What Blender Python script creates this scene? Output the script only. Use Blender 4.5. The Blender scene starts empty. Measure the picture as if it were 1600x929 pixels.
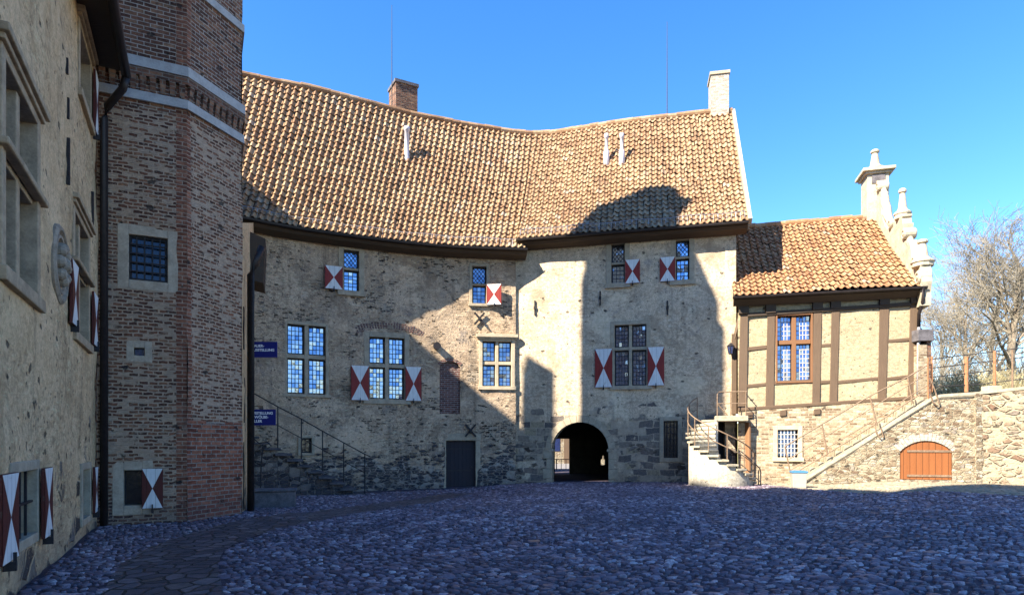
import bpy, bmesh, math, random
import numpy as np
from mathutils import Vector, Matrix
R = math.radians
rng = random.Random(7)
nrng = np.random.default_rng(11)
SC = bpy.context.scene
COL = SC.collection
F, CX, HY, EYE = 1000.0, 800.0, 690.0, 1.6      # pixel focal length, principal column, horizon row, eye height

# ------------------------------------------------------------------ camera, sun, sky
SUN = Vector((0.627, 0.440, -0.643)).normalized()   # direction the light travels
cam = bpy.data.cameras.new('camera'); camo = bpy.data.objects.new('camera', cam); COL.objects.link(camo)
camo.location = (0, 0, EYE); camo.rotation_euler = (R(90), 0, 0)
cam.sensor_width = 36; cam.lens = 36 * F / 1600; cam.shift_y = (HY - 464.5) / 1600
cam.clip_end = 3000; cam.clip_start = 0.05
SC.camera = camo
sl = bpy.data.lights.new('sun', 'SUN'); sl.energy = 4.8; sl.angle = R(0.53); sl.color = (1, .91, .74)
so = bpy.data.objects.new('sun', sl); COL.objects.link(so)
so.rotation_euler = SUN.to_track_quat('-Z', 'Y').to_euler()
w = bpy.data.worlds.new('World'); SC.world = w; w.use_nodes = True
wn = w.node_tree; bg = wn.nodes['Background']
sky = wn.nodes.new('ShaderNodeTexSky'); sky.sky_type = 'NISHITA'; sky.sun_disc = False
sky.sun_elevation = math.asin(-SUN.z); sky.sun_rotation = math.atan2(-SUN.x, -SUN.y)
sky.altitude = 800; sky.air_density = 1.0; sky.dust_density = 0.0; sky.ozone_density = 2.5
hs = wn.nodes.new('ShaderNodeHueSaturation'); hs.inputs['Saturation'].default_value = 1.3; hs.inputs['Hue'].default_value = .505; hs.inputs['Value'].default_value = .74
wn.links.new(sky.outputs[0], hs.inputs['Color']); wn.links.new(hs.outputs[0], bg.inputs[0]); bg.inputs[1].default_value = 0.14
SC.view_settings.view_transform = 'Standard'; SC.view_settings.look = 'None'
SC.view_settings.exposure = 1.92; SC.view_settings.gamma = 1

# ------------------------------------------------------------------ numpy value noise
def _h(ix, iy, s):
    n = (ix.astype(np.int64) * 374761393 + iy.astype(np.int64) * 668265263 + s * 974634777) & 0xFFFFFFFF
    n = ((n ^ (n >> 13)) * 1274126177) & 0xFFFFFFFF
    return ((n ^ (n >> 16)) & 0xFFFF) / 65535.0
def vnoise(x, y, s=0):
    x = np.asarray(x, float); y = np.asarray(y, float)
    ix = np.floor(x); iy = np.floor(y); fx = x - ix; fy = y - iy
    fx = fx * fx * (3 - 2 * fx); fy = fy * fy * (3 - 2 * fy)
    a = _h(ix, iy, s); b = _h(ix + 1, iy, s); c = _h(ix, iy + 1, s); d = _h(ix + 1, iy + 1, s)
    return (a * (1 - fx) + b * fx) * (1 - fy) + (c * (1 - fx) + d * fx) * fy - .5
def fbm(x, y, s=0, o=3):
    t = 0; a = 1
    for i in range(o): t = t + a * vnoise(np.asarray(x) * 2 ** i, np.asarray(y) * 2 ** i, s + i); a *= .5
    return t

# ------------------------------------------------------------------ mesh builder
class MB:
    def __init__(s): s.v = []; s.f = []; s.m = []; s.uv = []; s.c = []
    def face(s, pts, mat=0, uv=None, col=None):
        i = len(s.v); s.v.extend([tuple(p) for p in pts]); s.f.append(tuple(range(i, i + len(pts))))
        s.m.append(mat); s.uv.append(uv); s.c.append(col)
    def box(s, fr, a0, a1, b0, b1, c0, c1, mat=0, col=None):
        O, X, Y, Z = fr
        p = lambda a, b, c: O + X * a + Y * b + Z * c
        q = [p(a0, b0, c0), p(a1, b0, c0), p(a1, b1, c0), p(a0, b1, c0), p(a0, b0, c1), p(a1, b0, c1), p(a1, b1, c1), p(a0, b1, c1)]
        s.hexa(q, mat, col)
    def hexa(s, q, mat=0, col=None):
        i = len(s.v); s.v.extend([tuple(x) for x in q])
        # orient outward
        c = sum((Vector(x) for x in q), Vector()) / 8
        for f in ((0, 3, 2, 1), (4, 5, 6, 7), (0, 1, 5, 4), (1, 2, 6, 5), (2, 3, 7, 6), (3, 0, 4, 7)):
            P = [Vector(q[k]) for k in f]
            n = (P[2] - P[0]).cross(P[3] - P[1])
            if n.dot(sum(P, Vector()) / 4 - c) < 0: f = f[::-1]
            s.f.append(tuple(i + k for k in f)); s.m.append(mat); s.uv.append(None); s.c.append(col)
    def tube(s, pts, r, n=8, mat=0, cap=True):
        pts = [Vector(p) for p in pts]; rs = r if isinstance(r, (list, tuple)) else [r] * len(pts)
        i0 = len(s.v); up = Vector((0, 0, 1))
        for k, p in enumerate(pts):
            d = (pts[min(k + 1, len(pts) - 1)] - pts[max(k - 1, 0)])
            d = d.normalized() if d.length > 1e-9 else Vector((0, 0, 1))
            a = d.cross(up if abs(d.z) < .95 else Vector((1, 0, 0))).normalized(); b = a.cross(d)
            for j in range(n):
                t = 2 * math.pi * j / n
                s.v.append(tuple(p + (a * math.cos(t) + b * math.sin(t)) * rs[k]))
        for k in range(len(pts) - 1):
            for j in range(n):
                A = i0 + k * n + j; B = i0 + k * n + (j + 1) % n
                s.f.append((A, A + n, B + n, B)); s.m.append(mat); s.uv.append(None); s.c.append(None)
        if cap:
            s.f.append(tuple(i0 + j for j in range(n))); s.m.append(mat); s.uv.append(None); s.c.append(None)
            s.f.append(tuple(i0 + (len(pts) - 1) * n + j for j in reversed(range(n)))); s.m.append(mat); s.uv.append(None); s.c.append(None)
    def lathe(s, c, prof, n=16, mat=0, X=Vector((1, 0, 0)), Y=Vector((0, 1, 0)), Z=Vector((0, 0, 1))):
        c = Vector(c); i0 = len(s.v)
        for r, z in prof:
            for j in range(n):
                t = 2 * math.pi * j / n
                s.v.append(tuple(c + X * (r * math.cos(t)) + Y * (r * math.sin(t)) + Z * z))
        for k in range(len(prof) - 1):
            for j in range(n):
                A = i0 + k * n + j; B = i0 + k * n + (j + 1) % n
                s.f.append((A, B, B + n, A + n)); s.m.append(mat); s.uv.append(None); s.c.append(None)
        for k, rev in ((0, True), (len(prof) - 1, False)):
            if prof[k][0] > 1e-4:
                ring = [i0 + k * n + j for j in range(n)]
                s.f.append(tuple(ring[::-1] if rev else ring)); s.m.append(mat); s.uv.append(None); s.c.append(None)
    def prism(s, fr, poly, b0, b1, mat=0):
        """poly of (a, c) extruded along Y from b0 to b1"""
        O, X, Y, Z = fr
        A = [O + X * a + Y * b0 + Z * c for a, c in poly]; B = [O + X * a + Y * b1 + Z * c for a, c in poly]
        s.face(A[::-1] if b1 > b0 else A, mat); s.face(B if b1 > b0 else B[::-1], mat)
        for i in range(len(poly)):
            j = (i + 1) % len(poly)
            s.face([A[i], A[j], B[j], B[i]], mat)
    def sweep(s, rows, mat=0, cap=True):
        """rows: list of rings (closed profile points)"""
        n = len(rows[0]); i0 = len(s.v)
        for r in rows: s.v.extend([tuple(p) for p in r])
        for k in range(len(rows) - 1):
            for j in range(n):
                A = i0 + k * n + j; B = i0 + k * n + (j + 1) % n
                s.f.append((A, B, B + n, A + n)); s.m.append(mat); s.uv.append(None); s.c.append(None)
        if cap:
            s.f.append(tuple(i0 + j for j in range(n))[::-1]); s.m.append(mat); s.uv.append(None); s.c.append(None)
            s.f.append(tuple(i0 + (len(rows) - 1) * n + j for j in range(n))); s.m.append(mat); s.uv.append(None); s.c.append(None)
    def build(s, name, mats, parent=None, smooth=False, bevel=0, fix=False):
        if not isinstance(mats, (list, tuple)): mats = [mats]
        V = np.array(s.v, float); c = (V.min(0) + V.max(0)) / 2
        me = bpy.data.meshes.new(name); me.from_pydata((V - c).tolist(), [], s.f)
        for m in mats: me.materials.append(m)
        me.polygons.foreach_set('material_index', s.m)
        if smooth: me.polygons.foreach_set('use_smooth', [True] * len(s.f))
        uvl = me.uv_layers.new(name='UVMap'); arr = np.zeros((len(me.loops), 2))
        hascol = any(x is not None for x in s.c)
        carr = np.ones((len(me.loops), 4)) if hascol else None
        k = 0
        for fi, f in enumerate(s.f):
            uv = s.uv[fi]
            if uv is None:
                P = V[list(f)]
                n = np.zeros(3)
                for a in range(len(f)): n += np.cross(P[a], P[(a + 1) % len(f)])
                ln = np.linalg.norm(n); n = n / ln if ln > 1e-12 else np.array((0, 0, 1.))
                if abs(n[2]) > .75: uv = P[:, :2]
                else:
                    t = np.array((-n[1], n[0])); t /= np.linalg.norm(t)
                    uv = np.stack([P[:, 0] * t[0] + P[:, 1] * t[1], P[:, 2]], 1)
            arr[k:k + len(f)] = uv
            if hascol and s.c[fi] is not None: carr[k:k + len(f), :3] = s.c[fi]
            k += len(f)
        uvl.data.foreach_set('uv', arr.ravel())
        if hascol:
            ca = me.color_attributes.new('tint', 'FLOAT_COLOR', 'CORNER'); ca.data.foreach_set('color', carr.ravel())
        if fix:
            bm = bmesh.new(); bm.from_mesh(me); bmesh.ops.recalc_face_normals(bm, faces=bm.faces); bm.to_mesh(me); bm.free()
        me.update()
        return link(name, me, Vector(c), parent, bevel)
WORLD = {}
def link(name, me, c, parent=None, bevel=0):
    o = bpy.data.objects.new(name, me); COL.objects.link(o)
    if parent is not None: o.parent = parent; o.location = c - WORLD[parent.name]
    else: o.location = c
    WORLD[o.name] = Vector(c)
    if bevel:
        b = o.modifiers.new('bevel', 'BEVEL'); b.width = bevel; b.segments = 2; b.limit_method = 'ANGLE'
    return o
def thing(name, label, cat, loc, group=None):
    o = bpy.data.objects.new(name, None); COL.objects.link(o); o.location = loc; o.empty_display_size = .3
    WORLD[o.name] = Vector(loc); o['label'] = label; o['category'] = cat
    if group: o['group'] = group
    return o
def tag(o, label, cat, group=None):
    o['label'] = label; o['category'] = cat
    if group: o['group'] = group
    return o
def struct(o): o['kind'] = 'structure'; return o

# ------------------------------------------------------------------ plan curves
class Curve:
    def __init__(s, pts):
        s.p = np.array(pts, float); d = np.diff(s.p, axis=0); s.l = np.concatenate([[0], np.cumsum(np.hypot(d[:, 0], d[:, 1]))]); s.L = s.l[-1]
    def at(s, u):
        n = len(s.l); k = min(max(int(np.searchsorted(s.l, u, 'right')) - 1, 0), n - 2)
        t = (u - s.l[k]) / (s.l[k + 1] - s.l[k]); p = s.p[k] * (1 - t) + s.p[k + 1] * t
        return p
    def tan(s, u):
        e = min(.15, s.L * .3); a = s.at(u - e); b = s.at(u + e); d = b - a; return d / np.hypot(*d)
    def fr(s, u, z=0):
        p = s.at(u); t = s.tan(u)
        return (Vector((p[0], p[1], z)), Vector((t[0], t[1], 0)), Vector((t[1], -t[0], 0)), Vector((0, 0, 1)))
    def pt(s, u, z, off=0):
        O, X, Y, Z = s.fr(u, z); return O + Y * off
    def u(s, px):
        """arc position where the sight line of column px meets the curve"""
        k = (px - CX) / F; g = s.p[:, 0] - k * s.p[:, 1]; best = None
        for i in range(len(g) - 1):
            if g[i] == g[i + 1]: continue
            t = g[i] / (g[i] - g[i + 1])
            lo = -1e9 if i == 0 else -1e-9; hi = 1e9 if i == len(g) - 2 else 1 + 1e-9
            if lo <= t <= hi:
                uu = s.l[i] + t * (s.l[i + 1] - s.l[i])
                if 0 <= t <= 1: return uu
                if best is None: best = uu
        return best
    def uz(s, px, py):
        u = s.u(px); D = s.at(u)[1]; return u, EYE + (HY - py) * D / F
    def rect(s, x0, y0, x1, y1):
        """pixel rectangle -> u0,u1,z0,z1 (heights taken at its middle)"""
        u0, u1 = s.u(x0), s.u(x1); D = s.at((u0 + u1) / 2)[1]
        return u0, u1, EYE + (HY - y1) * D / F, EYE + (HY - y0) * D / F
    def offset(s, o, ext0=0, ext1=0, n=40):
        us = np.linspace(-ext0, s.L + ext1, n); return Curve([tuple(s.pt(u, 0, o))[:2] for u in us])
def smooth_curve(pts, n=40):
    """Catmull-Rom through pts"""
    P = np.array(pts, float); P = np.vstack([2 * P[0] - P[1], P, 2 * P[-1] - P[-2]]); out = []
    m = len(pts) - 1
    for i in range(m):
        a, b, c, d = P[i:i + 4]
        for t in np.linspace(0, 1, max(2, n // m), endpoint=False):
            out.append(.5 * (2 * b + (c - a) * t + (2 * a - 5 * b + 4 * c - d) * t * t + (3 * b - a - 3 * c + d) * t ** 3))
    out.append(P[-2]); return Curve(out)

# ------------------------------------------------------------------ materials
class N:
    def __init__(s, name):
        s.m = bpy.data.materials.new(name); s.m.use_nodes = True; s.t = s.m.node_tree; s.b = s.t.nodes['Principled BSDF']
        s.b.inputs['Specular IOR Level'].default_value = .25
    def n(s, ty, **kw):
        x = s.t.nodes.new(ty)
        for k, v in kw.items(): setattr(x, k, v)
        return x
    def L(s, a, b): s.t.links.new(a, b)
    def put(s, sock, v):
        if hasattr(v, 'is_output') or isinstance(v, bpy.types.NodeSocket): s.L(v, sock)
        else: sock.default_value = (tuple(v) + (1,)) if (isinstance(v, (tuple, list)) and len(v) == 3 and sock.type == 'RGBA') else v
    def uv(s): 
        x = s.n('ShaderNodeUVMap'); x.uv_map = 'UVMap'; return x.outputs[0]
    def obj(s): return s.n('ShaderNodeTexCoord').outputs['Object']
    def pos(s): return s.n('ShaderNodeNewGeometry').outputs['Position']
    def sep(s, v): 
        x = s.n('ShaderNodeSeparateXYZ'); s.L(v, x.inputs[0]); return x.outputs
    def map(s, v, sc=(1, 1, 1), loc=(0, 0, 0)):
        x = s.n('ShaderNodeMapping'); s.L(v, x.inputs[0]); x.inputs['Scale'].default_value = sc; x.inputs['Location'].default_value = loc; return x.outputs[0]
    def noise(s, v, sc, det=4, ro=.55, out=0, dist=0):
        x = s.n('ShaderNodeTexNoise'); s.L(v, x.inputs['Vector']); x.inputs['Scale'].default_value = sc; x.inputs['Detail'].default_value = det
        x.inputs['Roughness'].default_value = ro; x.inputs['Distortion'].default_value = dist; return x.outputs[out]
    def vor(s, v, sc, feat='F1', rnd=1, dim='2D'):
        x = s.n('ShaderNodeTexVoronoi', feature=feat, voronoi_dimensions=dim); s.L(v, x.inputs['Vector']); x.inputs['Scale'].default_value = sc
        x.inputs['Randomness'].default_value = rnd; return x.outputs
    def brick(s, v, bw, rh, mo, sm=.3):
        x = s.n('ShaderNodeTexBrick'); s.L(v, x.inputs['Vector']); x.inputs['Scale'].default_value = 1
        x.inputs['Color1'].default_value = (0, 0, 0, 1); x.inputs['Color2'].default_value = (1, 1, 1, 1); x.inputs['Mortar'].default_value = (.5, .5, .5, 1)
        x.inputs['Mortar Size'].default_value = mo; x.inputs['Mortar Smooth'].default_value = sm; x.inputs['Brick Width'].default_value = bw; x.inputs['Row Height'].default_value = rh
        return x.outputs
    def math(s, op, a, b=0, c=0, clamp=False):
        x = s.n('ShaderNodeMath', operation=op, use_clamp=clamp); s.put(x.inputs[0], a); s.put(x.inputs[1], b); s.put(x.inputs[2], c); return x.outputs[0]
    def step(s, v, lo, hi, smooth=True):
        x = s.n('ShaderNodeMapRange', interpolation_type='SMOOTHSTEP' if smooth else 'LINEAR'); s.put(x.inputs['Value'], v)
        if lo < hi: a, b, c, d = lo, hi, 0, 1
        else: a, b, c, d = hi, lo, 1, 0
        for k, q in zip(('From Min', 'From Max', 'To Min', 'To Max'), (a, b, c, d)): x.inputs[k].default_value = q
        return x.outputs[0]
    def mix(s, f, a, b, mode='MIX'):
        x = s.n('ShaderNodeMix', data_type='RGBA', blend_type=mode); s.put(x.inputs[0], f); s.put(x.inputs[6], a); s.put(x.inputs[7], b); return x.outputs[2]
    def mixf(s, f, a, b):
        x = s.n('ShaderNodeMix', data_type='FLOAT'); s.put(x.inputs[0], f); s.put(x.inputs[2], a); s.put(x.inputs[3], b); return x.outputs[0]
    def ramp(s, f, stops, interp='LINEAR'):
        x = s.n('ShaderNodeValToRGB'); x.color_ramp.interpolation = interp; e = x.color_ramp.elements
        while len(e) < len(stops): e.new(.5)
        for k, (p, c) in enumerate(stops): e[k].position = p; e[k].color = tuple(c) + (1,)
        s.put(x.inputs[0], f); return x.outputs[0]
    def attr(s, n):
        x = s.n('ShaderNodeAttribute'); x.attribute_name = n; return x.outputs['Color']
    def vadd(s, a, b, op='ADD'):
        x = s.n('ShaderNodeVectorMath', operation=op); s.put(x.inputs[0], a); s.put(x.inputs[1], b); return x.outputs[0]
    def vscale(s, a, k):
        x = s.n('ShaderNodeVectorMath', operation='SCALE'); s.put(x.inputs[0], a); x.inputs['Scale'].default_value = k; return x.outputs[0]
    def warp(s, v, *lv):
        for sc, am in lv:
            nz = s.vscale(s.vadd(s.noise(v, sc, 2, .5, 1), (-.5, -.5, -.5)), am); v = s.vadd(v, nz)
        return v
    def bump(s, h, st=1, dist=.02):
        x = s.n('ShaderNodeBump'); x.inputs['Strength'].default_value = st; x.inputs['Distance'].default_value = dist; s.L(h, x.inputs['Height']); s.L(x.outputs[0], s.b.inputs['Normal'])
    def done(s, col, rough=.85, h=None, st=1, dist=.02):
        s.put(s.b.inputs['Base Color'], col); s.put(s.b.inputs['Roughness'], rough)
        if h is not None: s.bump(h, st, dist)
        return s.m

def plain(name, col, rough=.6, var=.25, nsc=6, bump=.2, metal=0, dist=.01):
    n = N(name); o = n.pos(); f = n.noise(o, nsc, 5, .6); g = n.noise(o, nsc * 6, 3, .6)
    k = n.math('MULTIPLY_ADD', f, .65, n.math('MULTIPLY', g, .35))
    c = n.mix(n.step(k, .3, .7), tuple(x * (1 - var) for x in col), tuple(min(1, x * (1 + var)) for x in col))
    n.b.inputs['Metallic'].default_value = metal
    return n.done(c, rough, k, bump, dist)

def wood(name, c1, c2, rough=.7, vert=True, board=0):
    n = N(name); o = n.uv(); s = n.sep(o)
    st = n.map(o, (38, 2.2, 1) if vert else (2.2, 38, 1)); f = n.noise(st, 1, 5, .65); g = n.noise(o, 1.5, 3)
    c = n.mix(n.math('MULTIPLY_ADD', f, .75, n.math('MULTIPLY', g, .3), clamp=True), c1, c2)
    c = n.mix(n.step(f, .36, .28), c, tuple(x * .35 for x in c1)); h = f
    if board:
        a = n.math('FRACT', n.math('DIVIDE', s[0], board)); e = n.step(n.math('ABSOLUTE', n.math('SUBTRACT', a, .5)), .46, .49)
        rn = n.noise(n.map(o, (1 / board, .01, 1)), 1.0, 0)
        c = n.mix(e, n.mix(.35, c, n.ramp(rn, [(.3, c1), (.7, c2)])), tuple(x * .25 for x in c1)); h = n.math('SUBTRACT', f, n.math('MULTIPLY', e, 1.5))
    return n.done(c, rough, h, .6, .008)

# generic weathered masonry: plaster skin with stones or bricks showing through
def masonry(name, pl, zones, stain=(.2, .19, .19), stain_amt=.5, pits=.5, bump=1.0, dist=.03, patchy=((.20, .2, .23), .0), fine=.5, base_dark=.35, course=.35, mott=.4, broad=0):
    """pl: (dark, light) plaster; zones: dicts kind/su/sz/cols/mortar/expo/(z0,z1)/(quoin) laid one over another"""
    n = N(name); uv = n.uv(); s = n.sep(uv); U, Z = s[0], s[1]
    big = n.noise(uv, .45, 6, .6); mid = n.noise(uv, 2.3, 6, .65); fin = n.noise(uv, 26, 5, .7); med = n.noise(uv, 9, 5, .65)
    streak = n.noise(n.map(uv, (3.2, .35, 1)), 1, 5, .6)
    c = n.mix(n.step(n.math('MULTIPLY_ADD', big, .5, n.math('MULTIPLY', mid, .5)), .36, .64), pl[0], pl[1])
    c = n.mix(n.math('MULTIPLY', n.step(streak, .5, .7), stain_amt), c, stain)
    c = n.mix(n.math('MULTIPLY', n.step(n.noise(uv, 1.1, 7, .7), .55, .68), patchy[1]), c, patchy[0])
    c = n.mix(n.math('MULTIPLY', n.step(med, .42, .62), .35), c, tuple(x * 1.35 for x in pl[1]))
    c = n.mix(n.math('MULTIPLY', n.step(fin, .58, .36), fine), c, tuple(x * .45 for x in pl[0]))
    zone_ = n.step(n.noise(uv, .42, 5, .62, dist=.6), .40, .60); mott = n.math('MULTIPLY_ADD', zone_, mott * 1.25, mott * .2); course = n.math('MULTIPLY_ADD', zone_, course * 1.3, course * .25) if broad else course
    if broad:
        c = n.mix(n.math('MULTIPLY', n.step(n.noise(uv, .62, 7, .68, dist=.8), .53, .60), broad), c, tuple(x * .62 for x in pl[0])); c = n.mix(n.math('MULTIPLY', n.step(n.noise(n.vadd(uv, (7.3, 3.1, 0)), .5, 7, .66, dist=.5), .55, .61), broad * .8), c, tuple(min(.78, x * 1.18) for x in pl[1]))
        run = n.noise(n.map(uv, (2.4, .16, 1)), 1, 5, .65); c = n.mix(n.math('MULTIPLY', n.step(run, .56, .70), broad * .7), c, tuple(x * .5 for x in stain))
    c = n.mix(n.math('MULTIPLY', n.step(med, .50, .33), mott), c, tuple(x * .5 for x in pl[0])); c = n.mix(n.math('MULTIPLY', n.step(n.noise(uv, 5.2, 5, .7), .54, .68), mott), c, tuple(x * .55 for x in stain))
    cs_ = n.noise(n.map(uv, (3.6, 14, 1)), 1, 6, .72)
    c = n.mix(n.math('MULTIPLY', n.step(cs_, .53, .68), course), c, tuple(x * .42 for x in pl[0])); c = n.mix(n.math('MULTIPLY', n.step(cs_, .46, .32), course), c, tuple(min(.75, x * 1.45) for x in pl[1]))
    h = n.math('ADD', n.math('MULTIPLY', fin, .35), n.math('MULTIPLY', med, .55)); h = n.math('MULTIPLY_ADD', mid, .5, h); h = n.math('SUBTRACT', h, n.math('MULTIPLY', cs_, n.math('MULTIPLY', course, 1.6)))
    for q in zones:
        wv = n.warp(uv, (1.3, q.get('w1', .10)), (7, q.get('w2', .035)))
        if q['kind'] == 'rubble':
            v = n.map(wv, (q['su'], q['sz'], 1)); A = n.vor(v, 1, 'F1', .95); E = n.vor(v, 1, 'DISTANCE_TO_EDGE', .95)
            rnd = n.sep(A['Color'])[0]; rnd2 = n.sep(A['Color'])[1]; edge = n.step(n.math('MULTIPLY_ADD', n.math('SUBTRACT', med, .5), .16, E['Distance']), q.get('m0', .04), q.get('m1', .13))
        else:
            B = n.brick(wv, q['su'], q['sz'], q.get('mo', .012)); rnd = n.sep(B['Color'])[0]
            rnd2 = n.math('FRACT', n.math('MULTIPLY', rnd, 7.31)); edge = n.step(n.math('MULTIPLY_ADD', n.math('SUBTRACT', med, .5), .5, B['Fac']), .75, .25)
        sc = n.ramp(rnd, q['cols']); sc = n.mix(n.math('MULTIPLY', n.step(med, .35, .65), .45), sc, tuple(x * .5 for x in q['cols'][0][1]))
        sc = n.mix(n.math('MULTIPLY', n.step(fin, .5, .7), .3), sc, tuple(min(1, x * 1.5) for x in q['cols'][-1][1]))
        # where this zone shows
        e = n.math('ADD', n.math('MULTIPLY', n.math('SUBTRACT', n.noise(uv, q.get('ns', .8), 6, .62), .5), q.get('na', 2.2)), q['expo'])
        if 'z' in q:
            z0, z1 = q['z']; e = n.math('ADD', e, n.math('MULTIPLY', n.step(Z, z0, z1, False), q.get('za', 1.5))); e = n.math('SUBTRACT', e, q.get('zb', 0))
        if 'u' in q:
            u0, u1 = q['u']; e = n.math('ADD', e, n.math('MULTIPLY', n.math('MULTIPLY', n.step(U, u0 - .06, u0), n.step(U, u1 + .06, u1)), 3))
        zone = n.step(e, .25, .6)
        reveal = n.step(n.math('ADD', e, n.math('MULTIPLY', n.math('SUBTRACT', rnd2, .5), q.get('fleck', 1.1))), .3, .5)
        sm = n.math('MULTIPLY', edge, reveal)
        if q.get('brk'): sm = n.math('MULTIPLY', sm, n.step(n.noise(n.map(uv, (9, 16, 1)), 1, 4, .6), .60 - .22 * (1 - q['brk']) - .12, .62 - .22 * (1 - q['brk']) - .22, True) if False else n.step(n.noise(n.map(uv, (8, 17, 1)), 1, 4, .65), .28 + .2 * q['brk'], .38 + .2 * q['brk']))
        mort = n.mix(n.step(med, .35, .6), q['mortar'], tuple(x * .7 for x in q['mortar']))
        c = n.mix(sm, n.mix(n.math('MULTIPLY', zone, q.get('mz', .8)), c, mort), sc)
        h = n.math('ADD', h, n.math('MULTIPLY', sm, q.get('h', .8)))
        if q.get('halo', 1):
            h = n.math('SUBTRACT', h, n.math('MULTIPLY', n.math('MULTIPLY', n.step(edge, .9, .1), reveal), .5))
    if pits:
        wv = n.warp(uv, (5, .15)); A = n.vor(n.map(wv, (2.0, 3.2, 1)), 1, 'F1', 1); r = n.sep(A['Color'])
        pt = n.math('MULTIPLY', n.step(n.math('ADD', A['Distance'], n.math('MULTIPLY', n.math('SUBTRACT', fin, .5), .25)), .17, .09), n.step(n.math('ADD', r[0], n.math('MULTIPLY', n.math('SUBTRACT', mid, .5), .9)), .92 - .3 * pits, .98 - .3 * pits))
        c = n.mix(n.math('MULTIPLY', pt, .8), c, (.035, .03, .028)); h = n.math('SUBTRACT', h, n.math('MULTIPLY', pt, 1.2))
        A = n.vor(n.map(wv, (7, 9, 1), (3, 5, 0)), 1, 'F1', 1); r = n.sep(A['Color'])
        pt = n.math('MULTIPLY', n.step(A['Distance'], .22, .12), n.step(n.math('ADD', r[0], n.math('MULTIPLY', n.math('SUBTRACT', big, .5), .9)), .96 - .35 * pits, .99 - .35 * pits))
        c = n.mix(n.math('MULTIPLY', pt, .7), c, (.05, .042, .036)); h = n.math('SUBTRACT', h, n.math('MULTIPLY', pt, .8))
    # damp foot of the wall
    dz = n.math('ADD', Z, n.math('MULTIPLY', n.math('SUBTRACT', mid, .5), 1.2))
    c = n.mix(n.math('MULTIPLY', n.step(dz, .75, -.1), base_dark), c, (.055, .055, .07))
    return n.done(c, .9, h, bump, dist)

STONEC = [(0, (.045, .035, .03)), (.35, (.10, .075, .055)), (.65, (.17, .13, .10)), (.85, (.22, .20, .19)), (1, (.30, .24, .17))]
BRICKD = [(0, (.07, .034, .026)), (.4, (.16, .07, .045)), (.75, (.26, .115, .068)), (1, (.34, .19, .115))]
BRICKR = [(0, (.17, .055, .035)), (.5, (.33, .105, .06)), (1, (.42, .17, .10))]
M = {}
M['left_plaster'] = masonry('ochre_plaster', ((.52, .35, .19), (.70, .505, .305)), [dict(kind='rubble', su=2.4, sz=3.4, cols=STONEC, mortar=(.30, .25, .18), expo=-.45, z=(1.9, -.3), za=.8, na=2.6, fleck=1.0, brk=.2)], stain=(.30, .225, .14), stain_amt=.5, pits=.2, bump=.9, dist=.035, patchy=((.33, .26, .16), .4), fine=.4, broad=.4)
TOW = dict(kind='brick', su=.185, sz=.076, cols=BRICKD, mortar=(.46, .34, .245), expo=.78, na=1.7, ns=1.3, fleck=1.5, w1=.07, w2=.05, brk=.35, mo=.016)
def tower_mat(name, q0, q1, red):
    zs = [TOW, dict(kind='brick', su=.24, sz=.083, cols=BRICKD, mortar=(.50, .44, .38), expo=-1.5, z=(8.3, 8.75), za=2.4, fleck=.2, na=.5, w1=.02, w2=.012, mo=.011),
          dict(kind='brick', su=.24, sz=.085, cols=[(0, (.13, .05, .034)), (.5, (.28, .105, .062)), (1, (.38, .165, .10))], mortar=(.48, .35, .26), expo=-2.4, u=(q0, q1), fleck=.3, na=.5, w1=.02, w2=.012)]
    if red: zs.append(dict(kind='brick', su=.27, sz=.095, cols=BRICKR, mortar=(.36, .30, .25), expo=-1.3, z=(2.5, 1.9), za=2.3, fleck=.4, na=.7, w1=.03, w2=.015, mo=.014))
    return masonry(name, ((.47, .295, .19), (.64, .44, .30)), zs, pits=.12, bump=1, dist=.03, stain_amt=.2)
M['rubble'] = masonry('rubble_wall', ((.39, .28, .19), (.62, .47, .33)), [
    dict(kind='brick', su=.21, sz=.085, cols=STONEC, mortar=(.50, .41, .31), expo=-.22, na=4.6, ns=.75, fleck=1.2, brk=.55, w1=.16, w2=.08, mo=.02),
    dict(kind='rubble', su=3.2, sz=7, cols=STONEC, mortar=(.48, .39, .29), expo=-.75, na=4.0, ns=.8, fleck=.8, brk=.3),
    dict(kind='rubble', su=3.5, sz=9.5, cols=[(0, (.04, .038, .05)), (.5, (.09, .083, .092)), (1, (.20, .17, .15))], mortar=(.50, .45, .39), expo=-1.3, z=(2.5, .6), za=1.9, na=2.8, ns=1.0, fleck=1.2, brk=.45, w1=.14, w2=.05)],
    stain=(.20, .155, .125), stain_amt=.55, pits=.3, bump=1, dist=.06, patchy=((.19, .175, .18), .75), fine=.6, course=.5, broad=.6)
M['render'] = masonry('smooth_render', ((.43, .325, .225), (.70, .56, .40)), [
    dict(kind='brick', su=.55, sz=.27, cols=[(0, (.09, .08, .08)), (.35, (.19, .16, .14)), (.75, (.32, .26, .195)), (1, (.40, .32, .2))], mortar=(.44, .36, .27), expo=-1.4, z=(3.9, 2.4), za=2.0, na=3.4, ns=1.1, fleck=1.5, w1=.26, w2=.07, mo=.02, h=.5),
    dict(kind='rubble', su=3, sz=6, cols=STONEC, mortar=(.38, .33, .27), expo=-.85, z=(3.4, 1.0), za=.85, na=3.4, ns=1.2, fleck=1.1, brk=.3)],
    stain=(.27, .225, .185), stain_amt=.5, pits=.12, bump=.8, dist=.03, patchy=((.25, .225, .225), .75), fine=.5, course=.32, mott=.35, broad=.55)
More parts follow.
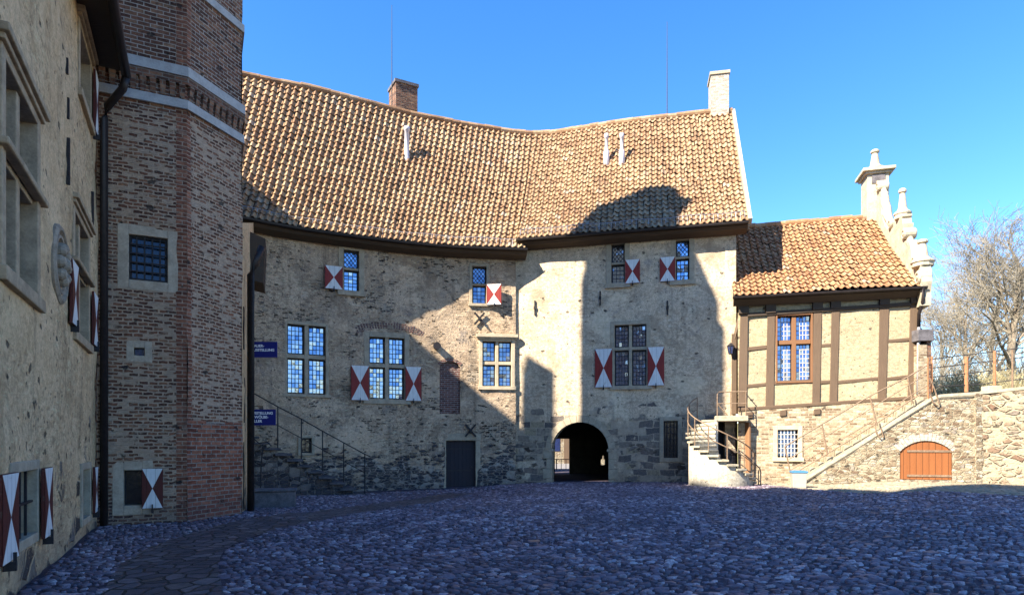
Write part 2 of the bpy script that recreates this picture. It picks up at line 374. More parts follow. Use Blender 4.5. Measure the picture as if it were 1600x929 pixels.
M['base_brick'] = masonry('limewashed_brick', ((.36, .30, .215), (.46, .39, .285)), [
    dict(kind='brick', su=.27, sz=.088, cols=[(0, (.16, .10, .06)), (.35, (.33, .245, .155)), (.7, (.45, .365, .25)), (1, (.54, .46, .335))], mortar=(.46, .385, .28), expo=.9, na=1.0, fleck=.6, w1=.03, w2=.02, mo=.013)], pits=.12, bump=1, dist=.025, stain_amt=.15, base_dark=.15)
M['infill'] = masonry('infill_brick', ((.34, .27, .17), (.41, .335, .22)), [
    dict(kind='brick', su=.25, sz=.08, cols=[(0, (.22, .135, .075)), (.4, (.34, .26, .16)), (1, (.43, .35, .235))], mortar=(.40, .33, .215), expo=-.15, na=2.2, fleck=.8, w1=.03, w2=.02, h=.6)], pits=.08, bump=.8, dist=.02, stain_amt=.1, base_dark=0)
M['retaining'] = masonry('field_stone_wall', ((.37, .30, .205), (.47, .395, .28)), [
    dict(kind='rubble', su=4.6, sz=12, cols=[(0, (.18, .115, .075)), (.3, (.33, .25, .165)), (.6, (.45, .375, .26)), (.85, (.58, .53, .43)), (1, (.25, .2, .165))], mortar=(.46, .385, .27), expo=.75, na=1.3, fleck=.9, h=1.0, brk=.15)], pits=.2, bump=1, dist=.06, stain_amt=.2, base_dark=.12, course=.5)
M['boulder'] = masonry('boulder_wall', ((.36, .295, .205), (.45, .375, .265)), [
    dict(kind='rubble', su=3.2, sz=6.5, cols=[(0, (.20, .12, .08)), (.3, (.33, .26, .18)), (.7, (.44, .37, .26)), (1, (.22, .18, .15))], mortar=(.44, .37, .26), expo=.5, na=2.0, fleck=.9, h=1.0, m0=.05, m1=.2, brk=.2, w1=.2, w2=.06)], pits=.2, bump=1, dist=.06, stain_amt=.2, base_dark=.12, course=.4)
M['dark_brick'] = masonry('dark_brick', ((.10, .07, .05), (.14, .1, .08)), [dict(kind='brick', su=.24, sz=.08, cols=BRICKD, mortar=(.25, .21, .17), expo=1.5, na=.3, fleck=.2, w1=.01, w2=.008, mo=.012)], pits=0, bump=.8, base_dark=0)
M['red_brick'] = masonry('red_brick', ((.2, .12, .1), (.25, .15, .11)), [dict(kind='brick', su=.26, sz=.085, cols=[(0, (.09, .045, .045)), (.5, (.19, .08, .065)), (1, (.26, .13, .1))], mortar=(.36, .32, .29), expo=1.5, na=.6, fleck=.3, w1=.02, w2=.012, mo=.014)], pits=.1, bump=.9, base_dark=0)
M['pale_brick'] = masonry('pale_brick', ((.40, .36, .30), (.5, .45, .38)), [dict(kind='brick', su=.24, sz=.08, cols=[(0, (.30, .24, .19)), (.5, (.44, .39, .33)), (1, (.53, .48, .42))], mortar=(.48, .43, .37), expo=1.0, na=.7, fleck=.4, w1=.015, w2=.01, mo=.012)], pits=0, bump=.8, base_dark=0)
M['lime_stair'] = masonry('limewash', ((.48, .42, .32), (.60, .54, .43)), [dict(kind='rubble', su=3, sz=5, cols=STONEC, mortar=(.5, .42, .3), expo=-1.0, z=(.55, -.1), za=.8, na=1.4)], stain=(.42, .32, .2), stain_amt=.5, pits=.15, bump=.6, dist=.02, base_dark=.5)
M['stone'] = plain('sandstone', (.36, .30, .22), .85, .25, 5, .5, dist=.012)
M['stone_lit'] = plain('sunlit_sandstone', (.44, .365, .265), .85, .2, 4, .5, dist=.012)  # lighter copy of the sandstone for sunlit parts, sunlight put into the colour
M['gable_stone'] = plain('carved_limestone', (.42, .365, .275), .85, .28, 2.5, .7, dist=.03)
M['band_stone'] = plain('grey_band_stone', (.36, .35, .345), .8, .2, 5, .4, dist=.01)
M['tower_plaster'] = plain('tower_plaster', (.41, .335, .255), .9, .25, 4, .6, dist=.015)
M['roundel'] = plain('roundel_stone', (.27, .225, .175), .9, .35, 8, .6, dist=.01)
M['house_stone'] = plain('house_window_stone', (.36, .275, .185), .9, .3, 5, .6, dist=.012)
M['dark_stone'] = plain('dark_stone', (.12, .11, .12), .9, .4, 5, .7, dist=.02)
M['dark_tread'] = plain('dark_stair_stone', (.085, .078, .085), .8, .45, 5, .8, dist=.02)  # very dark stone for the left staircase treads
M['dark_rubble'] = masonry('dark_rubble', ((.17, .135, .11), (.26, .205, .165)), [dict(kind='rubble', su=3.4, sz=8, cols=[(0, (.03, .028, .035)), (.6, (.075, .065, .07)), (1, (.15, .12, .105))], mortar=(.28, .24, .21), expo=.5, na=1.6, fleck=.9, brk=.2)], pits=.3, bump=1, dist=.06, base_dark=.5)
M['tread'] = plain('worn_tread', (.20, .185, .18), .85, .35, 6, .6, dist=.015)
M['tread_lit'] = plain('sunlit_tread', (.34, .295, .22), .85, .3, 6, .6, dist=.015)  # lighter tread copy for stairs in the sun, sunlight painted in
M['iron'] = plain('wrought_iron', (.025, .022, .025), .55, .4, 20, .3)
M['rail'] = plain('weathered_rail', (.20, .135, .09), .6, .4, 15, .3)
M['rust'] = plain('rusty_post', (.32, .15, .075), .8, .35, 12, .4)
M['pipe_dark'] = plain('dark_copper_pipe', (.022, .017, .018), .45, .4, 10, .2)
M['zinc'] = plain('zinc', (.40, .39, .42), .45, .15, 6, .15, metal=.35)
M['vent'] = plain('vent_paint', (.55, .53, .58), .5, .1, 6, .1)
def paint(name, col, under):
    n = N(name); uv = n.uv(); s_ = n.sep(uv); a = n.math('ABSOLUTE', n.math('SUBTRACT', n.math('FRACT', n.math('DIVIDE', s_[0], .17)), .5)); e = n.step(a, .45, .49)
    g = n.noise(n.map(uv, (14, 3, 1)), 1, 5, .65); c = n.mix(n.step(g, .3, .75), tuple(x * .82 for x in col), col); c = n.mix(n.math('MULTIPLY', n.step(n.noise(uv, 5, 6, .75), .60, .66), .55), c, under)
    c = n.mix(n.math('MULTIPLY', e, .6), c, tuple(x * .3 for x in col)); return n.done(c, .55, n.math('SUBTRACT', n.math('MULTIPLY', g, .3), e), .5, .006)
M['white'] = paint('shutter_white', (.72, .73, .73), (.42, .39, .35)); M['red_shaded'] = paint('shutter_red_shaded', (.10, .022, .018), (.12, .08, .06))  # second red is a darker copy, shade on left house and tower painted in
M['red'] = paint('shutter_red', (.25, .027, .024), (.24, .12, .10))
M['frame'] = plain('casement_dark', (.018, .018, .024), .5, .3, 20, .1)
M['lead'] = plain('lead_came', (.03, .03, .045), .5, .3, 20, .1)
M['lead_pale'] = plain('lead_pale', (.42, .40, .38), .5, .2, 20, .1)
M['eave'] = wood('eave_timber', (.035, .025, .02), (.085, .06, .042), vert=False)
M['timber'] = wood('weathered_oak', (.06, .038, .026), (.165, .11, .072))
M['timber_h'] = wood('weathered_oak_beam', (.06, .038, .026), (.16, .105, .068), vert=False)
M['mullion'] = wood('window_oak', (.15, .07, .035), (.235, .115, .055))
M['door_dark'] = wood('dark_door', (.012, .011, .018), (.03, .026, .036), .6, board=.16)
M['door_brown'] = wood('brown_door', (.19, .095, .05), (.30, .165, .09), .7, board=.2)
M['door_orange'] = wood('orange_door', (.17, .058, .019), (.31, .11, .036), .6, board=.19)
M['sign'] = plain('sign_blue', (.012, .018, .16), .4, .08, 8, .02)
M['letter'] = plain('sign_letter', (.85, .86, .9), .5, .03, 8, 0)
M['bin'] = plain('bin_grey', (.36, .345, .30), .5, .08, 8, .1)
M['bag'] = plain('bin_bag', (.07, .2, .36), .4, .15, 20, .4)
M['void'] = plain('unlit_interior', (.012, .011, .012), .9, .3, 4, .1)
M['dark_plaster'] = plain('passage_plaster', (.07, .06, .05), .95, .4, 3, .5, dist=.02)  # last one: very dark plaster of the gate passage

def glass_mat(name, col, refl, tint):
    n = N(name); o = n.pos(); f = n.noise(o, 2.6, 4, .65)
    c = n.mix(f, tuple(x * .5 for x in col), col); n.b.inputs['Base Color'].default_value = (*col, 1); n.L(c, n.b.inputs['Base Color'])
    n.b.inputs['Roughness'].default_value = .25
    g = n.n('ShaderNodeBsdfGlossy'); g.inputs['Roughness'].default_value = .07; g.inputs['Color'].default_value = (*tint, 1)
    bp = n.n('ShaderNodeBump'); bp.inputs['Strength'].default_value = .25; bp.inputs['Distance'].default_value = .02; n.L(n.noise(o, 7, 2), bp.inputs['Height']); n.L(bp.outputs[0], g.inputs['Normal'])
    mx = n.n('ShaderNodeMixShader'); mx.inputs[0].default_value = refl; n.L(n.b.outputs[0], mx.inputs[1]); n.L(g.outputs[0], mx.inputs[2])
    n.L(mx.outputs[0], n.t.nodes['Material Output'].inputs[0]); return n.m
M['glass'] = glass_mat('leaded_glass', (.02, .03, .07), .42, (.52, .68, 1))
M['glass_cellar'] = glass_mat('cellar_glass', (.012, .012, .018), .05, (.5, .55, .7))
M['glass_dark'] = glass_mat('leaded_glass_dark', (.03, .045, .14), .26, (.55, .68, 1))

def tile_mat(name, cols, lich):
    n = N(name); t = n.sep(n.attr('tint')); p = n.pos(); nz = n.noise(p, 9, 5, .7); bg_ = n.noise(p, .55, 5, .6)
    k = n.math('ADD', n.math('MULTIPLY_ADD', t[0], .5, .15), n.math('MULTIPLY', n.math('SUBTRACT', bg_, .4), .8), clamp=True)
    c = n.ramp(k, cols); c = n.mix(n.math('MULTIPLY', n.step(nz, .5, .72), lich), c, (.50, .44, .34))
    c = n.mix(n.math('MULTIPLY', n.step(n.noise(p, 24, 4, .7), .56, .7), .5), c, (.09, .06, .04))
    c = n.mix(n.math('MULTIPLY', n.step(t[1], .97, .99), .35), c, (.46, .40, .33)); c = n.mix(n.math('MULTIPLY', n.step(n.noise(n.map(p, (1.6, 1.6, .5)), 1, 6, .7), .52, .68), .5), c, (.13, .085, .055)); c = n.mix(n.math('MULTIPLY', n.step(n.noise(p, 1.9, 6, .75), .58, .70), .45), c, (.42, .37, .27))
    return n.done(c, .8, nz, .5, .012)
M['tile'] = tile_mat('old_pantile', [(0, (.15, .075, .04)), (.35, (.265, .15, .08)), (.65, (.345, .22, .125)), (1, (.40, .30, .195))], .4)
M['tile_new'] = tile_mat('orange_pantile', [(0, (.18, .075, .036)), (.35, (.29, .14, .066)), (.7, (.35, .195, .10)), (1, (.40, .27, .155))], .4)

# ------------------------------------------------------------------ wall sheets with real openings
def wall(name, cv, u0, u1, z0, ztop, ops, mat, parent, step=.14, amp=.018, reveal=.3, seed=0, uoff=0):
    zt = ztop if callable(ztop) else (lambda u: ztop)
    zmax = max(zt(u) for u in np.linspace(u0, u1, 60))
    def cuts(a, b, marks):
        n = max(2, int(round((b - a) / step))); L = list(np.linspace(a, b, n + 1)); mk = sorted({round(m, 4) for m in marks if a < m < b})
        L = [x for x in L if x in (L[0], L[-1]) or all(abs(x - m) > .35 * step for m in mk)]
        return np.array(sorted(L + mk))
    U = cuts(u0, u1, [o[k] for o in ops for k in ('u0', 'u1')]); Zc = cuts(z0, zmax, [o[k] for o in ops for k in ('z0', 'z1')])
    def inside(o, u, z):
        if not (o['u0'] < u < o['u1'] and o['z0'] < z < o['z1']): return False
        return z < o['arch'][1] or (u - o['arch'][0]) ** 2 + (z - o['arch'][2]) ** 2 < o['arch'][3] ** 2 if 'arch' in o else True
    nu, nz = len(U), len(Zc); UU, ZZ = np.meshgrid(U, Zc, indexing='ij'); UU = UU.copy(); ZZ = ZZ.copy()
    AM = np.ones((nu, nz)) * amp
    for o in ops:
        AM[(UU > o['u0'] - .01) & (UU < o['u1'] + .01) & (ZZ > o['z0'] - .01) & (ZZ < o['z1'] + .01)] = 0
        if 'arch' in o:
            uc, zs, zc, r = o['arch']; d = np.hypot(UU - uc, ZZ - zc); m = (ZZ > zs - .01) & (np.abs(d - r) < .62 * step) & (UU >= o['u0'] - .01) & (UU <= o['u1'] + .01)
            UU = np.where(m, uc + (UU - uc) * r / np.maximum(d, 1e-6), UU); ZZ = np.where(m, zc + (ZZ - zc) * r / np.maximum(d, 1e-6), ZZ)
    ZT = np.array([zt(u) for u in U])[:, None]; ZZ = np.minimum(ZZ, ZT)
    off = AM * (fbm(UU * .7, ZZ * .7, seed, 2) * 2.2 + fbm(UU * 3.1, ZZ * 4.3, seed + 9, 2) * .9)
    V = [tuple(cv.pt(UU[i, j], ZZ[i, j], off[i, j])) for i in range(nu) for j in range(nz)]
    m = MB(); m.v = V
    for i in range(nu - 1):
        for j in range(nz - 1):
            uc, zc = (U[i] + U[i + 1]) / 2, (Zc[j] + Zc[j + 1]) / 2
            if ZZ[i, j] >= ZT[i, 0] - 1e-6 and ZZ[i + 1, j] >= ZT[i + 1, 0] - 1e-6: continue
            if any(inside(o, uc, zc) for o in ops): continue
            a, b, c, d = i * nz + j, (i + 1) * nz + j, (i + 1) * nz + j + 1, i * nz + j + 1
            m.f.append((a, b, c, d)); m.m.append(0); m.c.append(None)
            m.uv.append([(UU.flat[k] + uoff, ZZ.flat[k]) for k in (a, b, c, d)])
    for o in ops:
        if 'arch' in o:
            uc, zs, zc, r = o['arch']; h = (o['u1'] - o['u0']) / 2; a0 = math.asin(min(1, h / r)) 
            line = [(o['u0'], o['z0'])] + [(uc - r * math.sin(a), zc + r * math.cos(a)) for a in np.linspace(a0, -a0, 21)] + [(o['u1'], o['z0'])]
        else: line = [(o['u0'], o['z0']), (o['u0'], o['z1']), (o['u1'], o['z1']), (o['u1'], o['z0']), (o['u0'], o['z0'])]
        rv = o.get('reveal', reveal)
        for (ua, za), (ub, zb) in zip(line, line[1:]):
            m.face([cv.pt(ua, za, .0), cv.pt(ub, zb, .0), cv.pt(ub, zb, -rv), cv.pt(ua, za, -rv)], 0,
                   [(ua + uoff, za), (ub + uoff, zb), (ub + uoff + .1, zb + rv), (ua + uoff + .1, za + rv)])
    return m.build(name, mat, parent, smooth=True)
def op(cv, x0, y0, x1, y1, g=0, **kw):
    u0, u1, z0, z1 = cv.rect(x0, y0, x1, y1); return dict(u0=u0 - g, u1=u1 + g, z0=z0 - g, z1=z1 + g, **kw)

def clip_seg(x0, y0, x1, y1, a0, a1, c0, c1):
    t0, t1 = 0., 1.; dx, dy = x1 - x0, y1 - y0
    for p, q in ((-dx, x0 - a0), (dx, a1 - x0), (-dy, y0 - c0), (dy, c1 - y0)):
        if abs(p) < 1e-9:
            if q < 0: return None
            continue
        r = q / p
        if p < 0: t0 = max(t0, r)
        else: t1 = min(t1, r)
    return None if t0 >= t1 else (x0 + dx * t0, y0 + dy * t0, x0 + dx * t1, y0 + dy * t1)

def window(parent, cv, x0, y0, x1, y1, cols=1, trans=None, diamond_top=False, surround=.13, mull=.1, depth=.2, stone='stone', glass='glass', lead='lead',
           nx=4, pane_h=.17, proud=.025, sill=True, casement=.055, name='window', hood=None, rect=None, bars=None):
    """pixel box is the clear opening inside the stone surround; trans = pixel row of the transom"""
    u0, u1, z0, z1 = rect or cv.rect(x0, y0, x1, y1); uc = (u0 + u1) / 2; fr = cv.fr(uc); W = (u1 - u0) / 2; D = cv.at(uc)[1]
    m = MB(); g = surround
    if g:
        m.box(fr, -W - g, -W, -depth - .1, proud, z0 - g, z1 + g); m.box(fr, W, W + g, -depth - .1, proud, z0 - g, z1 + g)
        m.box(fr, -W, W, -depth - .1, proud, z1, z1 + g)
        if sill: m.box(fr, -W - g - .04, W + g + .04, -depth - .1, proud + .05, z0 - g, z0 - .005)
        else: m.box(fr, -W, W, -depth - .1, proud, z0 - g, z0)
    zs = [z0, z1]
    if trans is not None:
        zt = EYE + (HY - trans) * D / F if rect is None else trans
        m.box(fr, -W, W, -depth - .08, -.03, zt - mull / 2, zt + mull / 2); zs = [z0, zt - mull / 2, zt + mull / 2, z1]
    xs = [-W, W]
    if cols == 2:
        m.box(fr, -mull / 2, mull / 2, -depth - .08, -.025, z0, z1); xs = [-W, -mull / 2, mull / 2, W]
    if hood: m.box(fr, -W - g - hood[0], W + g + hood[0], -.02, hood[1], z1 + g + .002, z1 + g + hood[2]); m.box(fr, -W - g - hood[0] + .05, W + g + hood[0] - .05, -.02, hood[1] * .6, z1 + g - .06, z1 + g + .004)
    if not m.f: m.box(fr, -W, W, -depth - .12, -depth - .1, z0, z1)
    wn_ = m.build(name, M[stone], parent, bevel=.012)
    for iz in range(0, len(zs), 2):
        for ix in range(0, len(xs), 2):
            a0, a1, c0, c1 = xs[ix], xs[ix + 1], zs[iz], zs[iz + 1]; k = casement
            cm = MB()
            cm.box(fr, a0, a0 + k, -depth - .04, -depth + .03, c0, c1); cm.box(fr, a1 - k, a1, -depth - .04, -depth + .03, c0, c1)
            cm.box(fr, a0 + k, a1 - k, -depth - .04, -depth + .028, c0, c0 + k); cm.box(fr, a0 + k, a1 - k, -depth - .04, -depth + .028, c1 - k, c1)
            cm.build('casement', M['frame'], wn_)
            a0 += k; a1 -= k; c0 += k; c1 -= k
            pm = MB(); top = diamond_top and iz >= 2 or (diamond_top == 'all'); b = -depth
            ny = max(1, round((c1 - c0) / pane_h)); wx = (a1 - a0) / nx; wz = (c1 - c0) / ny
            for i in range(nx):
                for j in range(ny):
                    t1, t2 = rng.gauss(0, .035), rng.gauss(0, .035)
                    P = []
                    for s_, t_ in ((0, 0), (1, 0), (1, 1), (0, 1)):
                        P.append(fr[0] + fr[1] * (a0 + (i + s_) * wx) + fr[3] * (c0 + (j + t_) * wz) + fr[2] * (b + (s_ - .5) * wx * t1 + (t_ - .5) * wz * t2))
                    pm.face(P, 0)
            lw = .011 if lead == 'lead' else .013
            def bar(xa, ya, xb, yb, lw=lw):
                d = Vector((xb - xa, yb - ya)); d.normalize(); nn = Vector((-d.y, d.x)) * lw
                q = [(xa + nn.x, ya + nn.y), (xb + nn.x, yb + nn.y), (xb - nn.x, yb - nn.y), (xa - nn.x, ya - nn.y)]
                A = [fr[0] + fr[1] * x + fr[3] * y + fr[2] * (b + .004) for x, y in q]; B = [p + fr[2] * .012 for p in A]
                pm.hexa([A[0], A[1], A[2], A[3], B[0], B[1], B[2], B[3]], 1)
            if top:
                s = .15
                for q in np.arange(-(c1 - c0), (a1 - a0) + (c1 - c0), s):
                    for sl in (1.25, -1.25):
                        e = clip_seg(a0 + q, c0 if sl > 0 else c1, a0 + q + 3 / 1.25 * 1, (c0 if sl > 0 else c1) + 3 * (1 if sl > 0 else -1), a0, a1, c0, c1)
                        if e: bar(*e)
            else:
                for i in range(1, nx): bar(a0 + i * wx, c0, a0 + i * wx, c1)
                for j in range(1, ny): bar(a0, c0 + j * wz, a1, c0 + j * wz)
            pm.build('pane', [M[glass], M[lead]], wn_)
    if bars:
        bm_ = MB(); nb, mb_ = bars
        for i in range(1, nb): bm_.box(fr, -W + i * 2 * W / nb - .014, -W + i * 2 * W / nb + .014, -.06, -.032, z0, z1)
        for j in range(1, mb_): bm_.box(fr, -W, W, -.065, -.027, z0 + j * (z1 - z0) / mb_ - .013, z0 + j * (z1 - z0) / mb_ + .013)
        bm_.build('window_grille', M['lead_pale' if lead == 'lead_pale' else 'iron'], wn_)
    return wn_, dict(u0=u0 - g * .6, u1=u1 + g * .6, z0=z0 - g * .6, z1=z1 + g * .6, reveal=.06)

def shutter(parent, cv, x0, y0, x1, y1, off=.05, rect=None, swing=0, hinge=-1, red='red'):
    u0, u1, z0, z1 = rect or cv.rect(x0, y0, x1, y1); uc = (u0 + u1) / 2; O, X, Y, Z = cv.fr(uc); W = (u1 - u0) / 2
    if swing:                                             # turned about its hinge edge, free edge away from the wall
        h = O + X * (hinge * W); sg = -hinge
        X = (X * math.cos(R(swing)) + Y * (sg * math.sin(R(swing)))); Y = Vector((X.y, -X.x, 0)); O = h - X * (hinge * W)
    m = MB(); t = .035; fr = (O, X, Y, Z); m.box(fr, -W, W, off, off + t, z0, z1, 1)
    p = lambda a, c: O + X * a + Y * (off + t + .004) + Z * c
    zc = (z0 + z1) / 2; e = .006
    A, B, C, D, E = p(-W + e, z0 + e), p(W - e, z0 + e), p(W - e, z1 - e), p(-W + e, z1 - e), p(0, zc)
    m.face([A, B, E], 0); m.face([C, D, E], 0); m.face([B, C, E], 1); m.face([D, A, E], 1)
    q = lambda a, c: O + X * a + Y * (off - .004) + Z * c
    A, B, C, D, E = q(-W + e, z0 + e), q(W - e, z0 + e), q(W - e, z1 - e), q(-W + e, z1 - e), q(0, zc)
    m.face([B, A, E], 0); m.face([D, C, E], 0); m.face([C, B, E], 1); m.face([A, D, E], 1)
    s = m.build('shutter', [M['white'], M[red]], parent)
    k = MB(); k.box(fr, -.02, .02, off - .03, off + t + .05, z0 - .10, z0 - .004); k.box(fr, -.012, .012, off + t + .02, off + t + .05, z0 - .01, z0 + .09); k.build('shutter_catch', M['iron'], s)
    return s

def sweep_curve(name, cv, prof, u0, u1, mat, parent, n=40, zf=None):
    m = MB(); rows = []
    for u in np.linspace(u0, u1, n):
        dz = zf(u) if zf else 0; O, X, Y, Z = cv.fr(u); rows.append([O + Y * b + Z * (c + dz) for b, c in prof])
    m.sweep(rows); return m.build(name, mat, parent, fix=True)

# ------------------------------------------------------------------ pantile roofs
def pantiles(name, eave, ridge, sag, ncol, nrow, mat, parent, amp=.07, lift=.05, seed=0, tmax=None):
    """eave(t), ridge(t) -> Vector for t in 0..1; tiles are modelled one by one inside one roof surface"""
    r = random.Random(seed); m = MB(); K = 7
    def S(t, v):
        a, b = eave(t), ridge(t); p = a.lerp(b, v); p.z -= sag(t, v); return p
    wob = [r.gauss(0, .05) for _ in range(ncol + 1)]
    for i in range(ncol):
        for j in range(nrow):
            t0 = i / ncol; dt = 1 / ncol; v0 = j / nrow; v1 = (j + 1.12) / nrow
            if tmax and t0 + dt > tmax(v0): continue
            jx = r.gauss(0, .035) * dt + math.sin(j * .35 + i * .05) * .05 * dt; jl = r.gauss(0, .006); jv = (r.gauss(0, .05) - (r.random() < .02) * .25) / nrow; jx += r.gauss(0, .02) * dt
            P0 = S(t0 + dt / 2, v0); dX = (S(t0 + dt, v0) - S(t0, v0)); dV = (S(t0 + dt / 2, min(1, v0 + .02)) - S(t0 + dt / 2, v0)); nrm = dX.cross(dV).normalized()
            tilt = r.gauss(0, .006); lo = []; hi = []; lip = []
            for k in range(K + 1):
                q = k / K; hgt = amp * (max(0, math.cos((q - .30) * math.pi * 1.55)) ** 1.2 if abs(q - .30) < .33 else -.12 * math.sin((q - .62) / .38 * math.pi)) 
                tt = t0 + (q * .955 + .0225) * dt + jx
                a = S(tt, v0 + jv) + nrm * (hgt + lift + jl + tilt * (q - .5)); b = S(tt, min(1.0, v1)) + nrm * (hgt + jl * .5 - .008)
                lo.append(a); hi.append(b); lip.append(a - nrm * .022)
            c = (r.random(), r.random(), 0); i0 = len(m.v)
            m.v.extend([tuple(x) for x in lo + hi + lip]); n = K + 1
            for k in range(K):
                m.f.append((i0 + k, i0 + k + 1, i0 + n + k + 1, i0 + n + k)); m.f.append((i0 + 2 * n + k, i0 + 2 * n + k + 1, i0 + k + 1, i0 + k))
                for _ in (0, 1): m.m.append(0); m.uv.append(None); m.c.append(c)
    # underlay so that no light leaks between tiles
    for i in range(40):
        for j in range(6):
            ta, tb, va, vb = i / 40, (i + 1) / 40, j / 6, (j + 1) / 6
            if tmax and tb > tmax(va): continue
            q = [S(ta, va), S(tb, va), S(tb, vb), S(ta, vb)]
            m.face([p + Vector((0, 0, -.06)) for p in q], 1)
    o = m.build(name, [M[mat], M['void']], parent)
    sm = np.zeros(len(o.data.polygons), bool); sm[0:len(m.f) - 0] = True
    return o
def poly_at(pts, t):
    pts = [Vector(p) for p in pts]; k = min(int(t * (len(pts) - 1)), len(pts) - 2); return pts[k].lerp(pts[k + 1], t * (len(pts) - 1) - k)

# ================================================================== GROUND
GP = np.array([(0, 0, 0), (0, 6, 0), (6, 7, 0), (-4, 7, -.08), (-7, 11, -.13), (-6.5, 14.5, -.13), (-6, 18.5, -.34), (-4.5, 22.5, -.36), (-2, 24, -.32), (.5, 24.5, -.10), (2.7, 25, -.02), (2.7, 30, -.1), (6, 24, .02), (8, 23, .06),
               (10, 22, .10), (13, 20.6, .26), (16, 19.5, .24), (5, 15, 0), (0, 14, -.05), (12, 14, .06), (18, 10, .05), (-12, 10, -.1), (20, 18, .2)])
def gz(x, y):
    x = np.asarray(x, float); y = np.asarray(y, float)
    d = (x[..., None] - GP[:, 0]) ** 2 + (y[..., None] - GP[:, 1]) ** 2 + .6; wt = 1 / d ** 1.6
    return (wt * GP[:, 2]).sum(-1) / wt.sum(-1)
def gpx(px, py):
    """ground point seen at a pixel"""
    D = EYE * 1000 / (py - HY)
    for _ in range(8): D = (EYE - float(gz((px - CX) * D / F, D))) * 1000 / (py - HY)
    return (px - CX) * D / F, D
def inpoly(x, y, P):
    c = np.zeros(x.shape, bool); n = len(P)
    for i in range(n):
        x1, y1 = P[i]; x2, y2 = P[(i + 1) % n]
        if y1 == y2: continue
        c ^= ((y1 > y) != (y2 > y)) & (x < (x2 - x1) * (y - y1) / (y2 - y1) + x1)
    return c
g = N('packed_earth'); p = g.pos(); f = g.noise(p, 3, 6, .7); k = g.noise(p, 40, 4, .7)
c = g.ramp(g.math('MULTIPLY_ADD', f, .6, g.math('MULTIPLY', k, .4)), [(.35, (.036, .027, .038)), (.6, (.09, .07, .09))])
c = g.mix(g.math('MULTIPLY', g.step(g.noise(p, .35, 5, .65), .55, .66), .5), c, (.045, .052, .03)); M['earth'] = g.done(c, .95, g.math('ADD', f, k), .8, .02)
g = N('outer_grass'); p = g.pos(); M['grass'] = g.done(g.ramp(g.noise(p, .8, 6, .7), [(.3, (.10, .10, .04)), (.7, (.24, .20, .11))]), .95, g.noise(p, 8, 4), .6, .05)
xs = np.arange(-24, 30.1, .5); ys = np.arange(-14, 40.1, .5); m = MB(); X_, Y_ = np.meshgrid(xs, ys, indexing='ij'); Z_ = gz(X_, Y_)
m.v = [(a, b, c_) for a, b, c_ in zip(X_.ravel(), Y_.ravel(), Z_.ravel())]; ny_ = len(ys)
for i in range(len(xs) - 1):
    for j in range(ny_ - 1):
        m.f.append((i * ny_ + j, (i + 1) * ny_ + j, (i + 1) * ny_ + j + 1, i * ny_ + j + 1)); m.m.append(0); m.uv.append(None); m.c.append(None)
ground = struct(m.build('ground', M['earth'], None, smooth=True))
m = MB(); m.face([(-900, -900, -1.4), (900, -900, -1.4), (900, 900, -1.4), (-900, 900, -1.4)]); struct(m.build('meadow', M['grass']))

# flagstone path curving along the house to the cellar door
pl_ = [(60, 1010), (157, 929), (188, 880), (232, 855), (300, 832), (375, 812), (420, 806), (500, 797), (575, 788), (640, 780), (700, 770)]
pr_ = [(360, 1010), (349, 929), (342, 885), (350, 862), (375, 846), (430, 828), (487, 816), (545, 804), (600, 794), (670, 786), (745, 770)]
PL = [gpx(*q) for q in pl_]; PR = [gpx(*q) for q in pr_]; PATH = PL + PR[::-1]
cl = smooth_curve(PL, 60).p; cr = smooth_curve(PR, 60).p; m = MB()
sp = smooth_curve([((a[0] + b[0]) / 2, (a[1] + b[1]) / 2) for a, b in zip(PL, PR)], 60)
g = N('flagstones'); uv = g.uv(); wv = g.warp(uv, (2, .12), (9, .02)); v = g.map(wv, (4.2, 3.3, 1)); A = g.vor(v, 1, 'F1', .85); E = g.vor(v, 1, 'DISTANCE_TO_EDGE', .85)
fi = g.noise(uv, 22, 5, .7); md = g.noise(uv, 5, 5, .65); e = g.step(g.math('MULTIPLY_ADD', g.math('SUBTRACT', md, .5), .12, E['Distance']), .03, .10)
c = g.ramp(g.sep(A['Color'])[0], [(0, (.055, .045, .055)), (.5, (.11, .09, .105)), (.85, (.18, .15, .16)), (1, (.12, .085, .07))]); c = g.mix(g.math('MULTIPLY', g.step(md, .4, .65), .5), c, (.05, .045, .05))
c = g.mix(e, (.022, .021, .022), c); h = g.math('ADD', g.math('MULTIPLY', e, .8), g.math('ADD', g.math('MULTIPLY', fi, .3), g.math('MULTIPLY', g.math('ADD', md, g.sep(A['Color'])[1]), .6)))
g.b.inputs['Specular IOR Level'].default_value = .4; M['flag'] = g.done(c, g.mixf(md, .45, .8), h, 1, .03)
L_ = np.array([smooth_curve(PL, 200).at(t * smooth_curve(PL, 200).L) for t in np.linspace(0, 1, 80)]); R_ = np.array([smooth_curve(PR, 200).at(t * smooth_curve(PR, 200).L) for t in np.linspace(0, 1, 80)])
acc = 0
for i in range(79):
    for j in range(6):
        q = []; 
        for (ii, jj) in ((i, j), (i, j + 1), (i + 1, j + 1), (i + 1, j)):
            P_ = L_[ii] * (1 - jj / 6) + R_[ii] * (jj / 6); q.append((P_[0], P_[1], float(gz(P_[0], P_[1])) + .012))
        m.face(q, 0)
path = struct(m.build('path', M['flag'], None, fix=True))
for P_ in path.data.polygons: P_.use_smooth = True

